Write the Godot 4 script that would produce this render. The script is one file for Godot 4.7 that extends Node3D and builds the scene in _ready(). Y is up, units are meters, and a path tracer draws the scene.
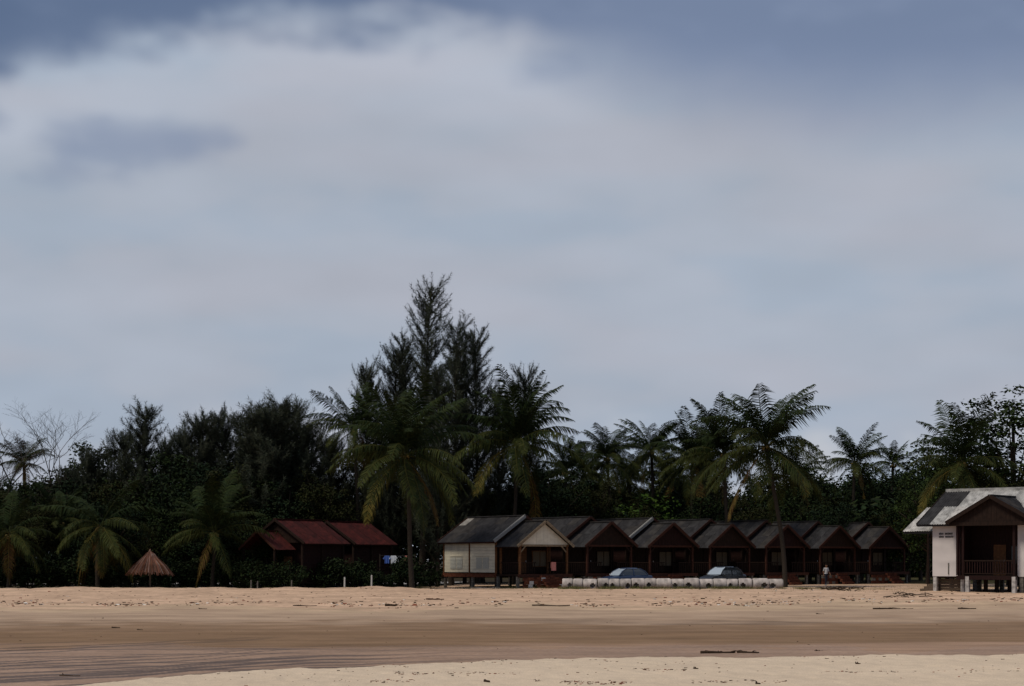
extends Node3D
# Overcast tropical beach: wet sand, a row of stilted bungalows, coconut palms and casuarinas.
# World: x right, y up, the camera looks along -z. "d" is the distance from the camera, z = -d.

const F := 1700.0      # focal length in picture heights of 686 units
const EYE := 2.15      # eye height above the ground of the bungalows
const HOR := 560.0     # horizon line

# ------------------------------------------------------------------ mesh builder
class MB:
	var v := PackedVector3Array()
	var n := PackedVector3Array()
	var c := PackedColorArray()
	var u := PackedVector2Array()
	var col := Color(1, 1, 1)
	var xf := Transform3D()
	func tri_n(a: Vector3, b: Vector3, d: Vector3, na: Vector3, nb: Vector3, nd: Vector3) -> void:
		v.append(xf * a); v.append(xf * d); v.append(xf * b)
		n.append(xf.basis * na); n.append(xf.basis * nd); n.append(xf.basis * nb)
		c.append(col); c.append(col); c.append(col)
	func tri(a: Vector3, b: Vector3, d: Vector3) -> void:
		var m := (b - a).cross(d - a).normalized()
		tri_n(a, b, d, m, m, m)
	func quad(a: Vector3, b: Vector3, d: Vector3, e: Vector3) -> void:
		tri(a, b, d)
		tri(a, d, e)
	func box(at: Vector3, s: Vector3, r := Basis()) -> void:
		var h := s * 0.5
		var p := []
		for i in 8:
			p.append(at + r * Vector3(h.x if i & 1 else -h.x, h.y if i & 2 else -h.y, h.z if i & 4 else -h.z))
		quad(p[0], p[2], p[3], p[1])
		quad(p[4], p[5], p[7], p[6])
		quad(p[0], p[4], p[6], p[2])
		quad(p[1], p[3], p[7], p[5])
		quad(p[2], p[6], p[7], p[3])
		quad(p[0], p[1], p[5], p[4])
	func beam(a: Vector3, b: Vector3, w: float, h: float) -> void:
		var z := (b - a).normalized()
		var x := Vector3.UP.cross(z)
		x = Vector3.RIGHT if x.length() < 0.01 else x.normalized()
		box((a + b) * 0.5, Vector3(w, h, (b - a).length()), Basis(x, z.cross(x), z))
	func tube(pts: Array, rad: Array, sides: int) -> void:
		var rings := []
		var nrm := []
		var px := Vector3.ZERO
		for i in pts.size():
			var a: Vector3 = pts[maxi(i - 1, 0)]
			var b: Vector3 = pts[mini(i + 1, pts.size() - 1)]
			var t := (b - a).normalized()
			var x := t.cross(Vector3.UP if absf(t.y) < 0.9 else Vector3.RIGHT) if px == Vector3.ZERO else px - t * px.dot(t)
			x = x.normalized()
			px = x
			var y := t.cross(x)
			var ring := []
			var nn := []
			for k in sides:
				var an := TAU * k / sides
				var dir := x * cos(an) + y * sin(an)
				nn.append(dir)
				ring.append(pts[i] + dir * rad[i])
			rings.append(ring)
			nrm.append(nn)
		for i in pts.size() - 1:
			for k in sides:
				var l := (k + 1) % sides
				tri_n(rings[i][k], rings[i][l], rings[i + 1][l], nrm[i][k], nrm[i][l], nrm[i + 1][l])
				tri_n(rings[i][k], rings[i + 1][l], rings[i + 1][k], nrm[i][k], nrm[i + 1][l], nrm[i + 1][k])
		for k in range(1, sides - 1):
			tri(rings[0][0], rings[0][k + 1], rings[0][k])
			tri(rings[-1][0], rings[-1][k], rings[-1][k + 1])
	func ball(at: Vector3, r: Vector3, seg := 8, rows := 6) -> void:
		for i in rows:
			for k in seg:
				var q := []
				for e in [[i, k], [i, k + 1], [i + 1, k + 1], [i + 1, k]]:
					var th: float = PI * e[0] / rows
					var ph: float = TAU * e[1] / seg
					q.append(Vector3(sin(th) * cos(ph), cos(th), sin(th) * sin(ph)))
				tri_n(at + q[0] * r, at + q[1] * r, at + q[2] * r, q[0], q[1], q[2])
				tri_n(at + q[0] * r, at + q[2] * r, at + q[3] * r, q[0], q[2], q[3])
	func mesh() -> ArrayMesh:
		var a := []
		a.resize(Mesh.ARRAY_MAX)
		a[Mesh.ARRAY_VERTEX] = v
		a[Mesh.ARRAY_NORMAL] = n
		a[Mesh.ARRAY_COLOR] = c
		var m := ArrayMesh.new()
		m.add_surface_from_arrays(Mesh.PRIMITIVE_TRIANGLES, a)
		return m

# ------------------------------------------------------------------ nodes
var used := {}
var M := {}
var cache := {}
var rng := RandomNumberGenerator.new()

func numbered(called: String) -> String:
	var k: int = used.get(called, 0)
	used[called] = k + 1
	return called if k == 0 else "%s_%03d" % [called, k]

func tag(o: Node, label: String, category: String, group := "", kind := "") -> void:
	if label: o.set_meta("label", label)
	if category: o.set_meta("category", category)
	if group: o.set_meta("group", group)
	if kind: o.set_meta("kind", kind)

func thing(called: String, label: String, category: String, at := Vector3.ZERO, turn := 0.0, group := "") -> Node3D:
	var o := Node3D.new()
	o.name = numbered(called)
	add_child(o)
	o.position = at
	o.rotation.y = turn
	tag(o, label, category, group)
	return o

func part(parent: Node, called: String, m: Variant, mat: Material) -> MeshInstance3D:
	var o := MeshInstance3D.new()
	o.name = called
	o.mesh = m.mesh() if m is MB else m
	o.material_override = mat
	parent.add_child(o, true)
	return o

func solo(called: String, label: String, category: String, m: Variant, mat: Material, at := Vector3.ZERO, turn := 0.0, group := "", kind := "") -> MeshInstance3D:
	var o := MeshInstance3D.new()
	o.name = numbered(called)
	o.mesh = m.mesh() if m is MB else m
	o.material_override = mat
	add_child(o)
	o.position = at
	o.rotation.y = turn
	tag(o, label, category, group, kind)
	return o

func bx(at: Vector3, s: Vector3, r := Basis()) -> MB:
	var m := MB.new()
	m.box(at, s, r)
	return m

func unit_box() -> ArrayMesh:
	if not cache.has("unit"):
		cache["unit"] = bx(Vector3.ZERO, Vector3.ONE).mesh()
	return cache["unit"]

func block(parent: Node, called: String, at: Vector3, s: Vector3, mat: Material, r := Basis()) -> MeshInstance3D:
	var o := part(parent, called, unit_box(), mat)
	o.transform = Transform3D(r * Basis.from_scale(s), at)
	return o

func bar(parent: Node, called: String, a: Vector3, b: Vector3, w: float, h: float, mat: Material) -> MeshInstance3D:
	var z := (b - a).normalized()
	var x := Vector3.UP.cross(z)
	x = Vector3.RIGHT if x.length() < 0.01 else x.normalized()
	return block(parent, called, (a + b) * 0.5, Vector3(w, h, (b - a).length()), mat, Basis(x, z.cross(x), z))

# ------------------------------------------------------------------ materials
func lin(r: float, g: float, b: float) -> Color:
	return Color(r, g, b).linear_to_srgb()

func noise_tex(sd: int, freq: float, lo: float, hi: float, size := 256, octaves := 4) -> NoiseTexture2D:
	var f := FastNoiseLite.new()
	f.seed = sd
	f.frequency = freq
	f.fractal_octaves = octaves
	var t := NoiseTexture2D.new()
	t.width = size
	t.height = size
	t.seamless = true
	t.noise = f
	var g := Gradient.new()
	g.set_color(0, Color(lo, lo, lo))
	g.set_color(1, Color(hi, hi, hi))
	t.color_ramp = g
	return t

func mat(r: float, g: float, b: float, rough := 0.85, spec := 0.3, tex: Texture2D = null, sc := Vector3.ONE) -> StandardMaterial3D:
	var m := StandardMaterial3D.new()
	m.albedo_color = lin(r, g, b)
	m.roughness = rough
	m.metallic_specular = spec
	if tex:
		m.albedo_texture = tex
		m.uv1_triplanar = true
		m.uv1_world_triplanar = true
		m.uv1_scale = sc
	return m

func vmat(rough := 0.8, spec := 0.25, tex: Texture2D = null, sc := Vector3.ONE) -> StandardMaterial3D:
	var m := mat(1, 1, 1, rough, spec, tex, sc)
	m.vertex_color_use_as_albedo = true
	return m

func make_materials() -> void:
	var wood := noise_tex(3, 0.02, 0.6, 1.0)
	var blot := noise_tex(5, 0.012, 0.55, 1.0)
	var fine := noise_tex(9, 0.05, 0.7, 1.0)
	M.leaf = vmat(0.7, 0.15)
	M.needle = vmat(0.85, 0.1)
	M.bark = mat(0.075, 0.06, 0.048, 0.9, 0.2, wood, Vector3(1.5, 0.3, 1.5))
	M.palm_bark = mat(0.055, 0.045, 0.036, 0.9, 0.2, wood, Vector3(1.2, 2.5, 1.2))
	M.coconut = mat(0.14, 0.1, 0.03, 0.6, 0.3)
	var faint := noise_tex(41, 0.01, 0.86, 1.0)
	M.cream = mat(0.66, 0.62, 0.5, 0.7, 0.3, faint, Vector3(0.5, 0.9, 0.5))
	M.cream2 = mat(0.62, 0.575, 0.455, 0.75, 0.3, faint, Vector3(0.7, 0.4, 0.7))
	M.louver = mat(0.58, 0.57, 0.5, 0.6, 0.3, fine)
	M.frame = mat(0.17, 0.075, 0.03, 0.7, 0.3, wood, Vector3(0.8, 0.8, 0.8))
	M.terracotta = mat(0.12, 0.042, 0.026, 0.85, 0.2, blot, Vector3(1.1, 1.1, 1.1))
	M.terracotta2 = mat(0.17, 0.06, 0.034, 0.85, 0.2, blot, Vector3(1.3, 1.3, 1.3))
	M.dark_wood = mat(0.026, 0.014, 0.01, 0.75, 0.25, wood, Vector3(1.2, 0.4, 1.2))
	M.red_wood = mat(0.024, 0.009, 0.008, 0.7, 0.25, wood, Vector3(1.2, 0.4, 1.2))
	M.barge = mat(0.068, 0.026, 0.017, 0.7, 0.25, wood, Vector3(0.8, 0.8, 0.8))
	M.barge_cream = mat(0.3, 0.23, 0.15, 0.7, 0.25, wood, Vector3(0.8, 0.8, 0.8))
	M.cap = mat(0.27, 0.27, 0.265, 0.8, 0.25, fine)
	M.sheet = [mat(0.036, 0.035, 0.039, 0.85, 0.25, blot, Vector3(0.6, 0.6, 0.6)), mat(0.045, 0.044, 0.047, 0.85, 0.25, blot, Vector3(0.45, 0.45, 0.45)), mat(0.03, 0.029, 0.032, 0.85, 0.25, blot, Vector3(0.8, 0.8, 0.8)), mat(0.05, 0.046, 0.045, 0.85, 0.25, blot, Vector3(0.5, 0.5, 0.5))]
	M.sheet_pale = mat(0.3, 0.285, 0.265, 0.85, 0.25, blot, Vector3(0.6, 0.6, 0.6))
	M.sheet_light = [mat(0.56, 0.55, 0.54, 0.85, 0.25, blot, Vector3(0.35, 0.35, 0.35)), mat(0.62, 0.6, 0.58, 0.85, 0.25, blot, Vector3(0.5, 0.5, 0.5)), mat(0.47, 0.465, 0.455, 0.85, 0.25, blot, Vector3(0.6, 0.6, 0.6))]
	M.sheet_red = [mat(0.058, 0.0095, 0.0088, 0.75, 0.25, blot, Vector3(0.6, 0.6, 0.6)), mat(0.048, 0.0085, 0.008, 0.75, 0.25, blot, Vector3(0.5, 0.5, 0.5)), mat(0.066, 0.0115, 0.01, 0.75, 0.25, blot, Vector3(0.8, 0.8, 0.8))]
	M.post_conc = mat(0.2, 0.185, 0.165, 0.9, 0.2, blot, Vector3(1.5, 1.5, 1.5))
	M.stilt_white = mat(0.55, 0.53, 0.52, 0.8, 0.3, blot, Vector3(1.2, 1.2, 1.2))
	M.pipe = vmat(0.9, 0.2, noise_tex(22, 0.012, 0.6, 1.0), Vector3(0.5, 0.5, 0.5))
	M.whitewall = mat(0.63, 0.595, 0.59, 0.85, 0.25, noise_tex(21, 0.006, 0.8, 1.0), Vector3(0.22, 0.22, 0.22))
	M.white_paint = mat(0.6, 0.6, 0.58, 0.7, 0.3, fine)
	M.thatch = vmat(0.95, 0.1)
	M.dark_glass = mat(0.012, 0.014, 0.017, 0.12, 0.5)
	M.curtain = mat(0.17, 0.14, 0.1, 0.9, 0.1, fine)
	M.black_paint = mat(0.02, 0.02, 0.022, 0.7, 0.3)
	M.cloth_white = mat(0.62, 0.66, 0.72, 0.9, 0.1)
	M.cloth_blue = mat(0.07, 0.13, 0.4, 0.9, 0.1)
	M.cloth_pink = mat(0.5, 0.2, 0.17, 0.9, 0.1)
	M.wire = mat(0.1, 0.1, 0.1, 0.6, 0.3)
	M.rubber = mat(0.015, 0.015, 0.016, 0.85, 0.2)
	M.rim = mat(0.4, 0.4, 0.42, 0.35, 0.5)
	M.rim.metallic = 0.8
	M.lamp = mat(0.75, 0.77, 0.8, 0.1, 0.6)
	M.taillamp = mat(0.3, 0.01, 0.01, 0.2, 0.5)
	M.glass = mat(0.02, 0.025, 0.03, 0.05, 0.7)
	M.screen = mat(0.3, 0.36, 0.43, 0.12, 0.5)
	M.drift = mat(0.07, 0.048, 0.034, 0.95, 0.1, wood, Vector3(2, 2, 2))
	M.drift_grey = mat(0.16, 0.12, 0.09, 0.95, 0.1, wood, Vector3(2, 2, 2))
	M.person = vmat(0.85, 0.2)
	M.chips = vmat(0.95, 0.1)
	M.grass = vmat(0.8, 0.15)

# ------------------------------------------------------------------ terrain
var nz := FastNoiseLite.new()
var nz2 := FastNoiseLite.new()

func seg(x: float, ks: Array) -> float:
	if x <= ks[0][0]: return ks[0][1]
	for i in ks.size() - 1:
		if x <= ks[i + 1][0]:
			var t: float = (x - ks[i][0]) / (ks[i + 1][0] - ks[i][0])
			t = t * t * (3.0 - 2.0 * t) * 0.5 + t * 0.5
			return lerpf(ks[i][1], ks[i + 1][1], t)
	return ks[-1][1]

var EDGE := [[-30.0, 28.0], [-20.0, 36.5], [-11.9, 43.9], [-6.5, 51.6], [0.0, 55.8], [6.4, 57.6], [17.8, 59.0], [60.0, 61.0]]
var PROF := [[60.0, -1.28], [68.0, -1.24], [80.0, -1.13], [91.0, -1.0], [103.0, -0.62], [112.0, -0.24], [119.0, -0.06], [126.0, 0.0], [2000.0, 0.0]]

func edge_d(x: float) -> float:
	return seg(x, EDGE) + nz.get_noise_2d(x * 2.2, 7.0) * 1.0 + nz.get_noise_2d(x * 9.0, 77.0) * 0.35

func ground(x: float, d: float) -> float:
	var dd := d + smoothstep(8.0, 30.0, x) * smoothstep(85.0, 105.0, d) * 5.0 + nz.get_noise_2d(x * 0.9, d * 0.9) * 3.0 * smoothstep(64.0, 80.0, d)
	var y := seg(dd, PROF)
	var b := smoothstep(1.2, -1.6, d - edge_d(x))
	y = lerpf(y, -1.05, b)
	# crest of the dune in front of the wood, then lower ground behind it
	var left := smoothstep(-3.0, -9.0, x)
	y += left * (0.16 + 0.16 * nz.get_noise_2d(x * 3.5, 40.0)) * exp(-pow((d - 123.0) / 4.0, 2.0))
	y -= left * 0.25 * smoothstep(125.0, 129.0, d)
	var dry := maxf(b, smoothstep(96.0, 108.0, d)) * smoothstep(150.0, 135.0, d)
	y += dry * (nz.get_noise_2d(x * 14.0, d * 9.0) * 0.045 + nz2.get_noise_2d(x * 22.0, d * 14.0) * 0.022)
	var wet := smoothstep(0.0, 3.0, d - edge_d(x)) * smoothstep(84.0, 74.0, d)
	y += wet * 0.022 * nz2.get_noise_2d(x * 1.6 + d * 0.6, d * 9.0)
	return y

func sand(x: float, d: float) -> Color:
	var e := d - edge_d(x)
	var big := nz.get_noise_2d(x * 1.1, d * 2.0)
	var mid := nz.get_noise_2d(x * 5.0 + 91.0, d * 5.0)
	var fin := nz2.get_noise_2d(x * 30.0, d * 22.0)
	var dd := d + big * 5.0 + nz.get_noise_2d(x * 0.35, 300.0) * 4.0 + mid * 1.2
	var bar_c := Vector3(0.64, 0.52, 0.395) * (1.0 + 0.05 * big + 0.06 * mid + 0.08 * fin)
	var flat := Vector3(0.335, 0.225, 0.16)
	var brown := Vector3(0.235, 0.152, 0.095)
	var damp := Vector3(0.42, 0.305, 0.22)
	var berm := Vector3(0.55, 0.385, 0.275) * (1.0 + 0.1 * mid + 0.14 * fin + 0.05 * big)
	# dark fanning streaks mixed into the colour of the runnel
	var warp := nz.get_noise_2d(x * 1.1, d * 0.9) * 2.2
	var st := nz2.get_noise_2d(x * 0.55 + warp, (e * 0.8 + x * 0.05) * 11.0 + warp * 2.0)
	var st2 := nz.get_noise_2d(x * 1.2 - d * 0.3, (d - x * 0.06) * 14.0 + 50.0)
	var runnel := smoothstep(0.0, 1.5, e) * smoothstep(74.0, 66.0, dd) * smoothstep(3.0, -9.0, x + (d - 60.0) * 0.25)
	var streak := clampf(smoothstep(0.1, 0.3, st) * 0.95 + smoothstep(0.2, 0.42, st2) * 0.6, 0.0, 1.0) * runnel
	var lay0 := nz2.get_noise_2d(x * 1.1 + 70.0, d * 2.5)
	var c := flat.lerp(brown, smoothstep(66.0, 71.0, dd))
	c = c.lerp(Vector3(0.3, 0.2, 0.13), smoothstep(78.0, 85.0, dd) * (0.5 + 0.5 * mid))
	var band := exp(-pow((dd - 88.0) / 1.3, 2.0)) * smoothstep(-0.25, 0.2, nz.get_noise_2d(x * 0.7, d * 0.2 + 30.0))
	c = c.lerp(Vector3(0.19, 0.15, 0.125), band * 0.45)
	c = c.lerp(damp, smoothstep(85.5, 92.0, dd + lay0 * 3.0))
	c = c.lerp(Vector3(0.5, 0.37, 0.26), smoothstep(98.0, 101.0, dd))
	c = c.lerp(berm, smoothstep(101.5, 105.0, dd + mid * 2.0))
	var lay := nz2.get_noise_2d(x * 1.6 + 40.0, d * 7.0) + 0.6 * nz.get_noise_2d(x * 4.0, d * 15.0 + 9.0)
	c *= 1.0 + 0.08 * mid + 0.06 * fin + 0.2 * lay
	c = c.lerp(Vector3(0.06, 0.05, 0.05), streak * 0.78)
	c = c.lerp(bar_c, smoothstep(0.9, -0.3, e + mid * 0.8))
	# soil, litter and grass under the trees and between the bungalows
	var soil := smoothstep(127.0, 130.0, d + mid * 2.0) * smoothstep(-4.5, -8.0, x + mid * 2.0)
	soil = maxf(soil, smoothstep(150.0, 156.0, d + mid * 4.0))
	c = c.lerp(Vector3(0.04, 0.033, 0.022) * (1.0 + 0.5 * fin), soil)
	var green := smoothstep(0.1, 0.4, nz.get_noise_2d(x * 3.0, d * 5.0 + 700.0)) * smoothstep(121.0, 124.0, d) * smoothstep(-4.0, 0.0, x)
	c = c.lerp(Vector3(0.1, 0.105, 0.04), green * 0.65)
	return Color(c.x, c.y, c.z)

func strip(a: Array, x0: float, x1: float, dx: float, d0: float, d1: float, dd: float, skirt: bool) -> void:
	var nx := int((x1 - x0) / dx) + 1
	var nd := int((d1 - d0) / dd) + 1
	var base: int = a[0].size()
	for j in nd + (1 if skirt else 0):
		var d := d0 + minf(j, nd - 1) * dd
		for i in nx:
			var x := x0 + i * dx
			var y := ground(x, d)
			var g := Vector3(-(ground(x + 0.15, d) - y) / 0.15, 1.0, (ground(x, d + 0.15) - y) / 0.15)
			a[0].append(Vector3(x, y - (0.35 if j == nd else 0.0), -d - (0.1 if j == nd else 0.0)))
			a[1].append(g.normalized())
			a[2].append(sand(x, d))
	for j in nd - (0 if skirt else 1):
		for i in nx - 1:
			var p := base + j * nx + i
			for q in [p, p + nx, p + 1, p + 1, p + nx, p + nx + 1]:
				a[3].append(q)

func surface_of(a: Array, m: ArrayMesh) -> void:
	var arr := []
	arr.resize(Mesh.ARRAY_MAX)
	arr[Mesh.ARRAY_VERTEX] = a[0]
	arr[Mesh.ARRAY_NORMAL] = a[1]
	arr[Mesh.ARRAY_COLOR] = a[2]
	arr[Mesh.ARRAY_INDEX] = a[3]
	m.add_surface_from_arrays(Mesh.PRIMITIVE_TRIANGLES, arr)

func blank() -> Array:
	return [PackedVector3Array(), PackedVector3Array(), PackedColorArray(), PackedInt32Array()]

func make_beach() -> void:
	var grain := noise_tex(31, 0.06, 0.82, 1.0, 512, 5)
	var bar_m := vmat(0.95, 0.15, grain, Vector3(0.45, 0.45, 0.45))
	var wet_m := vmat(0.55, 0.16, grain, Vector3(0.12, 0.12, 0.12))
	var m := ArrayMesh.new()
	var a := blank()
	strip(a, -24.0, 26.0, 0.125, 30.0, 60.0, 0.2, true)
	strip(a, -28.0, 28.0, 0.2, 60.0, 78.0, 0.2, true)
	var mats := []
	# the nearest sand: dry bar and wet runnel are split so that the wet sand can be glossier
	var dry_i := PackedInt32Array()
	var wet_i := PackedInt32Array()
	for t in range(0, a[3].size(), 3):
		var p: Vector3 = a[0][a[3][t]]
		var w := -p.z - edge_d(p.x) > 0.4 and -p.z < 66.0 + 6.0 * nz.get_noise_2d(p.x * 1.5, p.z)
		for k in 3:
			if w: wet_i.append(a[3][t + k])
			else: dry_i.append(a[3][t + k])
	var dry_a := [a[0], a[1], a[2], dry_i]
	var wet_a := [a[0], a[1], a[2], wet_i]
	surface_of(dry_a, m)
	mats.append(bar_m)
	surface_of(wet_a, m)
	mats.append(wet_m)
	var b := blank()
	strip(b, -36.0, 36.0, 0.25, 78.0, 98.0, 0.25, true)
	surface_of(b, m)
	mats.append(vmat(0.85, 0.18, grain, Vector3(0.45, 0.45, 0.45)))
	var e := blank()
	strip(e, -46.0, 46.0, 0.22, 98.0, 134.0, 0.25, true)
	surface_of(e, m)
	mats.append(bar_m)
	var f := blank()
	strip(f, -72.0, 72.0, 1.0, 134.0, 170.0, 1.0, true)
	strip(f, -900.0, 900.0, 60.0, 170.0, 1790.0, 60.0, false)
	strip(f, -900.0, -46.0, 20.0, 98.0, 170.0, 6.0, false)
	strip(f, 46.0, 900.0, 20.0, 98.0, 170.0, 6.0, false)
	strip(f, -500.0, -36.0, 20.0, 60.0, 98.0, 4.0, false)
	strip(f, 36.0, 500.0, 20.0, 60.0, 98.0, 4.0, false)
	strip(f, -500.0, -24.0, 10.0, -60.0, 60.0, 4.0, false)
	strip(f, 26.0, 500.0, 10.0, -60.0, 60.0, 4.0, false)
	strip(f, -24.0, 26.0, 2.0, -60.0, 30.0, 2.0, true)
	surface_of(f, m)
	mats.append(bar_m)
	for i in mats.size():
		m.surface_set_material(i, mats[i])
	var o := MeshInstance3D.new()
	o.name = "beach"
	o.mesh = m
	add_child(o)
	tag(o, "tidal beach of pale dry sand, brown wet sand and a shallow runnel", "beach", "", "structure")

# ------------------------------------------------------------------ palms
func frond_mesh(r: RandomNumberGenerator, e0: float, bend: float, hang: float, c0: Vector3, c1: Vector3) -> ArrayMesh:
	# a pinnate leaf of length 1 lying in the local yz plane, growing along +z
	var m := MB.new()
	var steps := 60
	var pts := [Vector3.ZERO]
	var tan_ := []
	var p := Vector3.ZERO
	var side_sway := r.randf_range(-0.32, 0.32)
	for i in steps:
		var t := float(i) / steps
		var an := e0 - bend * pow(t, 1.35)
		var dir := Vector3(side_sway * t, sin(an), cos(an)).normalized()
		tan_.append(dir)
		p += dir / steps
		pts.append(p)
	tan_.append(tan_[-1])
	var tp := []
	var tr := []
	for i in range(0, steps + 1, 5):
		tp.append(pts[i])
		tr.append(lerpf(0.0085, 0.0018, float(i) / steps))
	m.col = Color(c1.x * 1.2, c1.y * 1.1, c1.z)
	m.tube(tp, tr, 4)
	for i in range(6, steps + 1):
		var t := float(i) / steps
		var T: Vector3 = tan_[i]
		var S := Vector3.UP.cross(T).normalized()
		var U := T.cross(S)
		for sgn: float in [-1.0, 1.0]:
			if r.randf() < 0.07: continue
			var l := 0.255 * pow(sin(PI * clampf(t * 0.83 + 0.13, 0.0, 1.0)), 0.7) * r.randf_range(0.65, 1.2)
			var w := 0.0082 * r.randf_range(0.8, 1.2)
			var g := hang * r.randf_range(0.75, 1.25)
			var d1 := (S * sgn * 0.82 + T * 0.55 + U * 0.12 + Vector3.DOWN * g * 0.45).normalized()
			var d2 := (S * sgn * 0.45 + T * 0.42 + Vector3.DOWN * (0.25 + g * 1.2)).normalized()
			var a: Vector3 = pts[i] + T * r.randf_range(-0.009, 0.009)
			var b := a + d1 * l * 0.5
			var e := b + d2 * l * 0.5
			var k := r.randf_range(0.75, 1.25)
			var cc := c0.lerp(c1, clampf(r.randf_range(-0.2, 0.6) + t * 0.35, 0.0, 1.0)) * k
			m.col = Color(cc.x, cc.y, cc.z)
			var ww := T * w
			m.tri(a - ww * 0.5, b - ww, b + ww)
			m.tri(a - ww * 0.5, b + ww, a + ww * 0.5)
			m.tri(b - ww, e, b + ww)
	return m.mesh()

var fronds := {}
func make_fronds() -> void:
	var r := RandomNumberGenerator.new()
	r.seed = 77
	var dk := Vector3(0.013, 0.021, 0.009)
	var gr := Vector3(0.025, 0.034, 0.012)
	var ol := Vector3(0.042, 0.046, 0.014)
	var ye := Vector3(0.1, 0.08, 0.022)
	var br := Vector3(0.075, 0.04, 0.017)
	var spec := {
		"up": [1.3, 0.5, 0.12, dk, gr], "high": [1.15, 0.85, 0.25, dk, gr], "mid": [0.85, 1.25, 0.5, dk, gr],
		"flat": [0.45, 1.3, 0.75, dk, ol], "low": [0.0, 1.15, 0.9, gr, ol], "hang": [-0.5, 0.85, 0.7, dk, ol],
		"yellow": [-0.45, 0.95, 0.75, ol, ye], "dead": [-0.95, 0.5, 0.45, br, ye]}
	for k in spec:
		fronds[k] = []
		for i in 5:
			var s: Array = spec[k]
			fronds[k].append(frond_mesh(r, s[0] + r.randf_range(-0.2, 0.2), s[1] * r.randf_range(0.85, 1.15), s[2], s[3], s[4]))
	var cm := MB.new()
	cm.ball(Vector3.ZERO, Vector3(0.12, 0.15, 0.12), 7, 5)
	cache["coconut"] = cm.mesh()

# order of leaves from the heart of the crown outwards
const FULL := ["high", "high", "high", "mid", "mid", "up", "up", "up", "high", "high", "mid", "mid", "flat", "low", "low", "hang", "high", "high", "high", "mid", "mid", "mid", "mid", "flat", "flat", "flat", "flat", "flat", "low", "low", "low", "low", "low", "hang", "hang", "hang", "hang", "hang", "yellow", "dead"]
const OPEN := ["high", "high", "mid", "mid", "low", "up", "up", "high", "mid", "flat", "low", "high", "high", "mid", "mid", "mid", "mid", "flat", "flat", "flat", "flat", "low", "low", "low", "hang", "hang", "dead"]
const SKIRT := ["up", "high", "high", "high", "high", "high", "mid", "mid", "mid", "flat", "high", "high", "mid", "flat", "high", "high", "mid", "mid", "mid", "mid", "flat", "flat", "flat", "flat", "low", "low", "low", "low", "hang", "hang", "hang", "hang", "hang", "hang", "hang", "hang", "yellow", "hang", "hang", "hang", "dead", "hang"]
const GOLD := ["high", "high", "mid", "mid", "mid", "flat", "flat", "flat", "flat", "low", "low", "low", "low", "yellow", "low", "yellow", "hang", "yellow", "hang", "yellow", "hang", "hang", "dead", "dead"]

func palm(label: String, base_px: float, base_d: float, px: float, py: float, d: float, len_px: float, list: Array, sd: int, group := "coconut palms", droop := 0.0, trunk_r := 0.17) -> Node3D:
	var r := RandomNumberGenerator.new()
	r.seed = sd
	var bx_ := (base_px - 512.0) * base_d / F
	var at := Vector3(bx_, ground(bx_, base_d) - 0.1, -base_d)
	var crown := Vector3((px - 512.0) * d / F, EYE + (HOR - py) * d / F, -d)
	var o := thing("coconut_palm", label, "palm tree", at, 0.0, group)
	var L := 1.16 * len_px * d / F
	var rel := crown - at
	var pts := []
	var rad := []
	for i in 25:
		var t := i / 24.0
		var q := Vector3(rel.x * pow(t, 1.5), rel.y * t, rel.z * pow(t, 1.5))
		q += Vector3(sin(t * 3.0 + sd) * 0.12, 0, cos(t * 2.0 + sd) * 0.1) * sin(PI * t)
		pts.append(q)
		rad.append(trunk_r * (1.45 - 0.6 * pow(t, 0.35)) * (1.0 + (0.05 if i % 2 else -0.03)))
	var tm := MB.new()
	tm.tube(pts, rad, 9)
	part(o, "trunk", tm, M.palm_bark)
	var yaw := r.randf() * TAU
	for i in list.size():
		var kind: String = list[i]
		yaw += 2.39996 + r.randf_range(-0.25, 0.25)
		var f := part(o, "frond" if kind != "dead" else "dry_frond", fronds[kind][r.randi() % 5], M.leaf)
		var s := L * r.randf_range(0.78, 1.12) * (1.05 if kind == "up" else 1.0)
		var b := Basis(Vector3.UP, yaw) * Basis(Vector3.RIGHT, r.randf_range(-0.1, 0.1) + droop) * Basis(Vector3.FORWARD, r.randf_range(-0.28, 0.28))
		f.transform = Transform3D(b.scaled(Vector3(s, s, s)), rel + b * Vector3(0, 0.05 - 0.012 * i, 0.1))
	for i in 6:
		var an := TAU * i / 6.0 + sd
		var n := part(o, "coconut", cache["coconut"], M.coconut)
		n.position = rel + Vector3(cos(an) * 0.27, -0.32 - 0.1 * (i % 2), sin(an) * 0.27)
	return o

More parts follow.
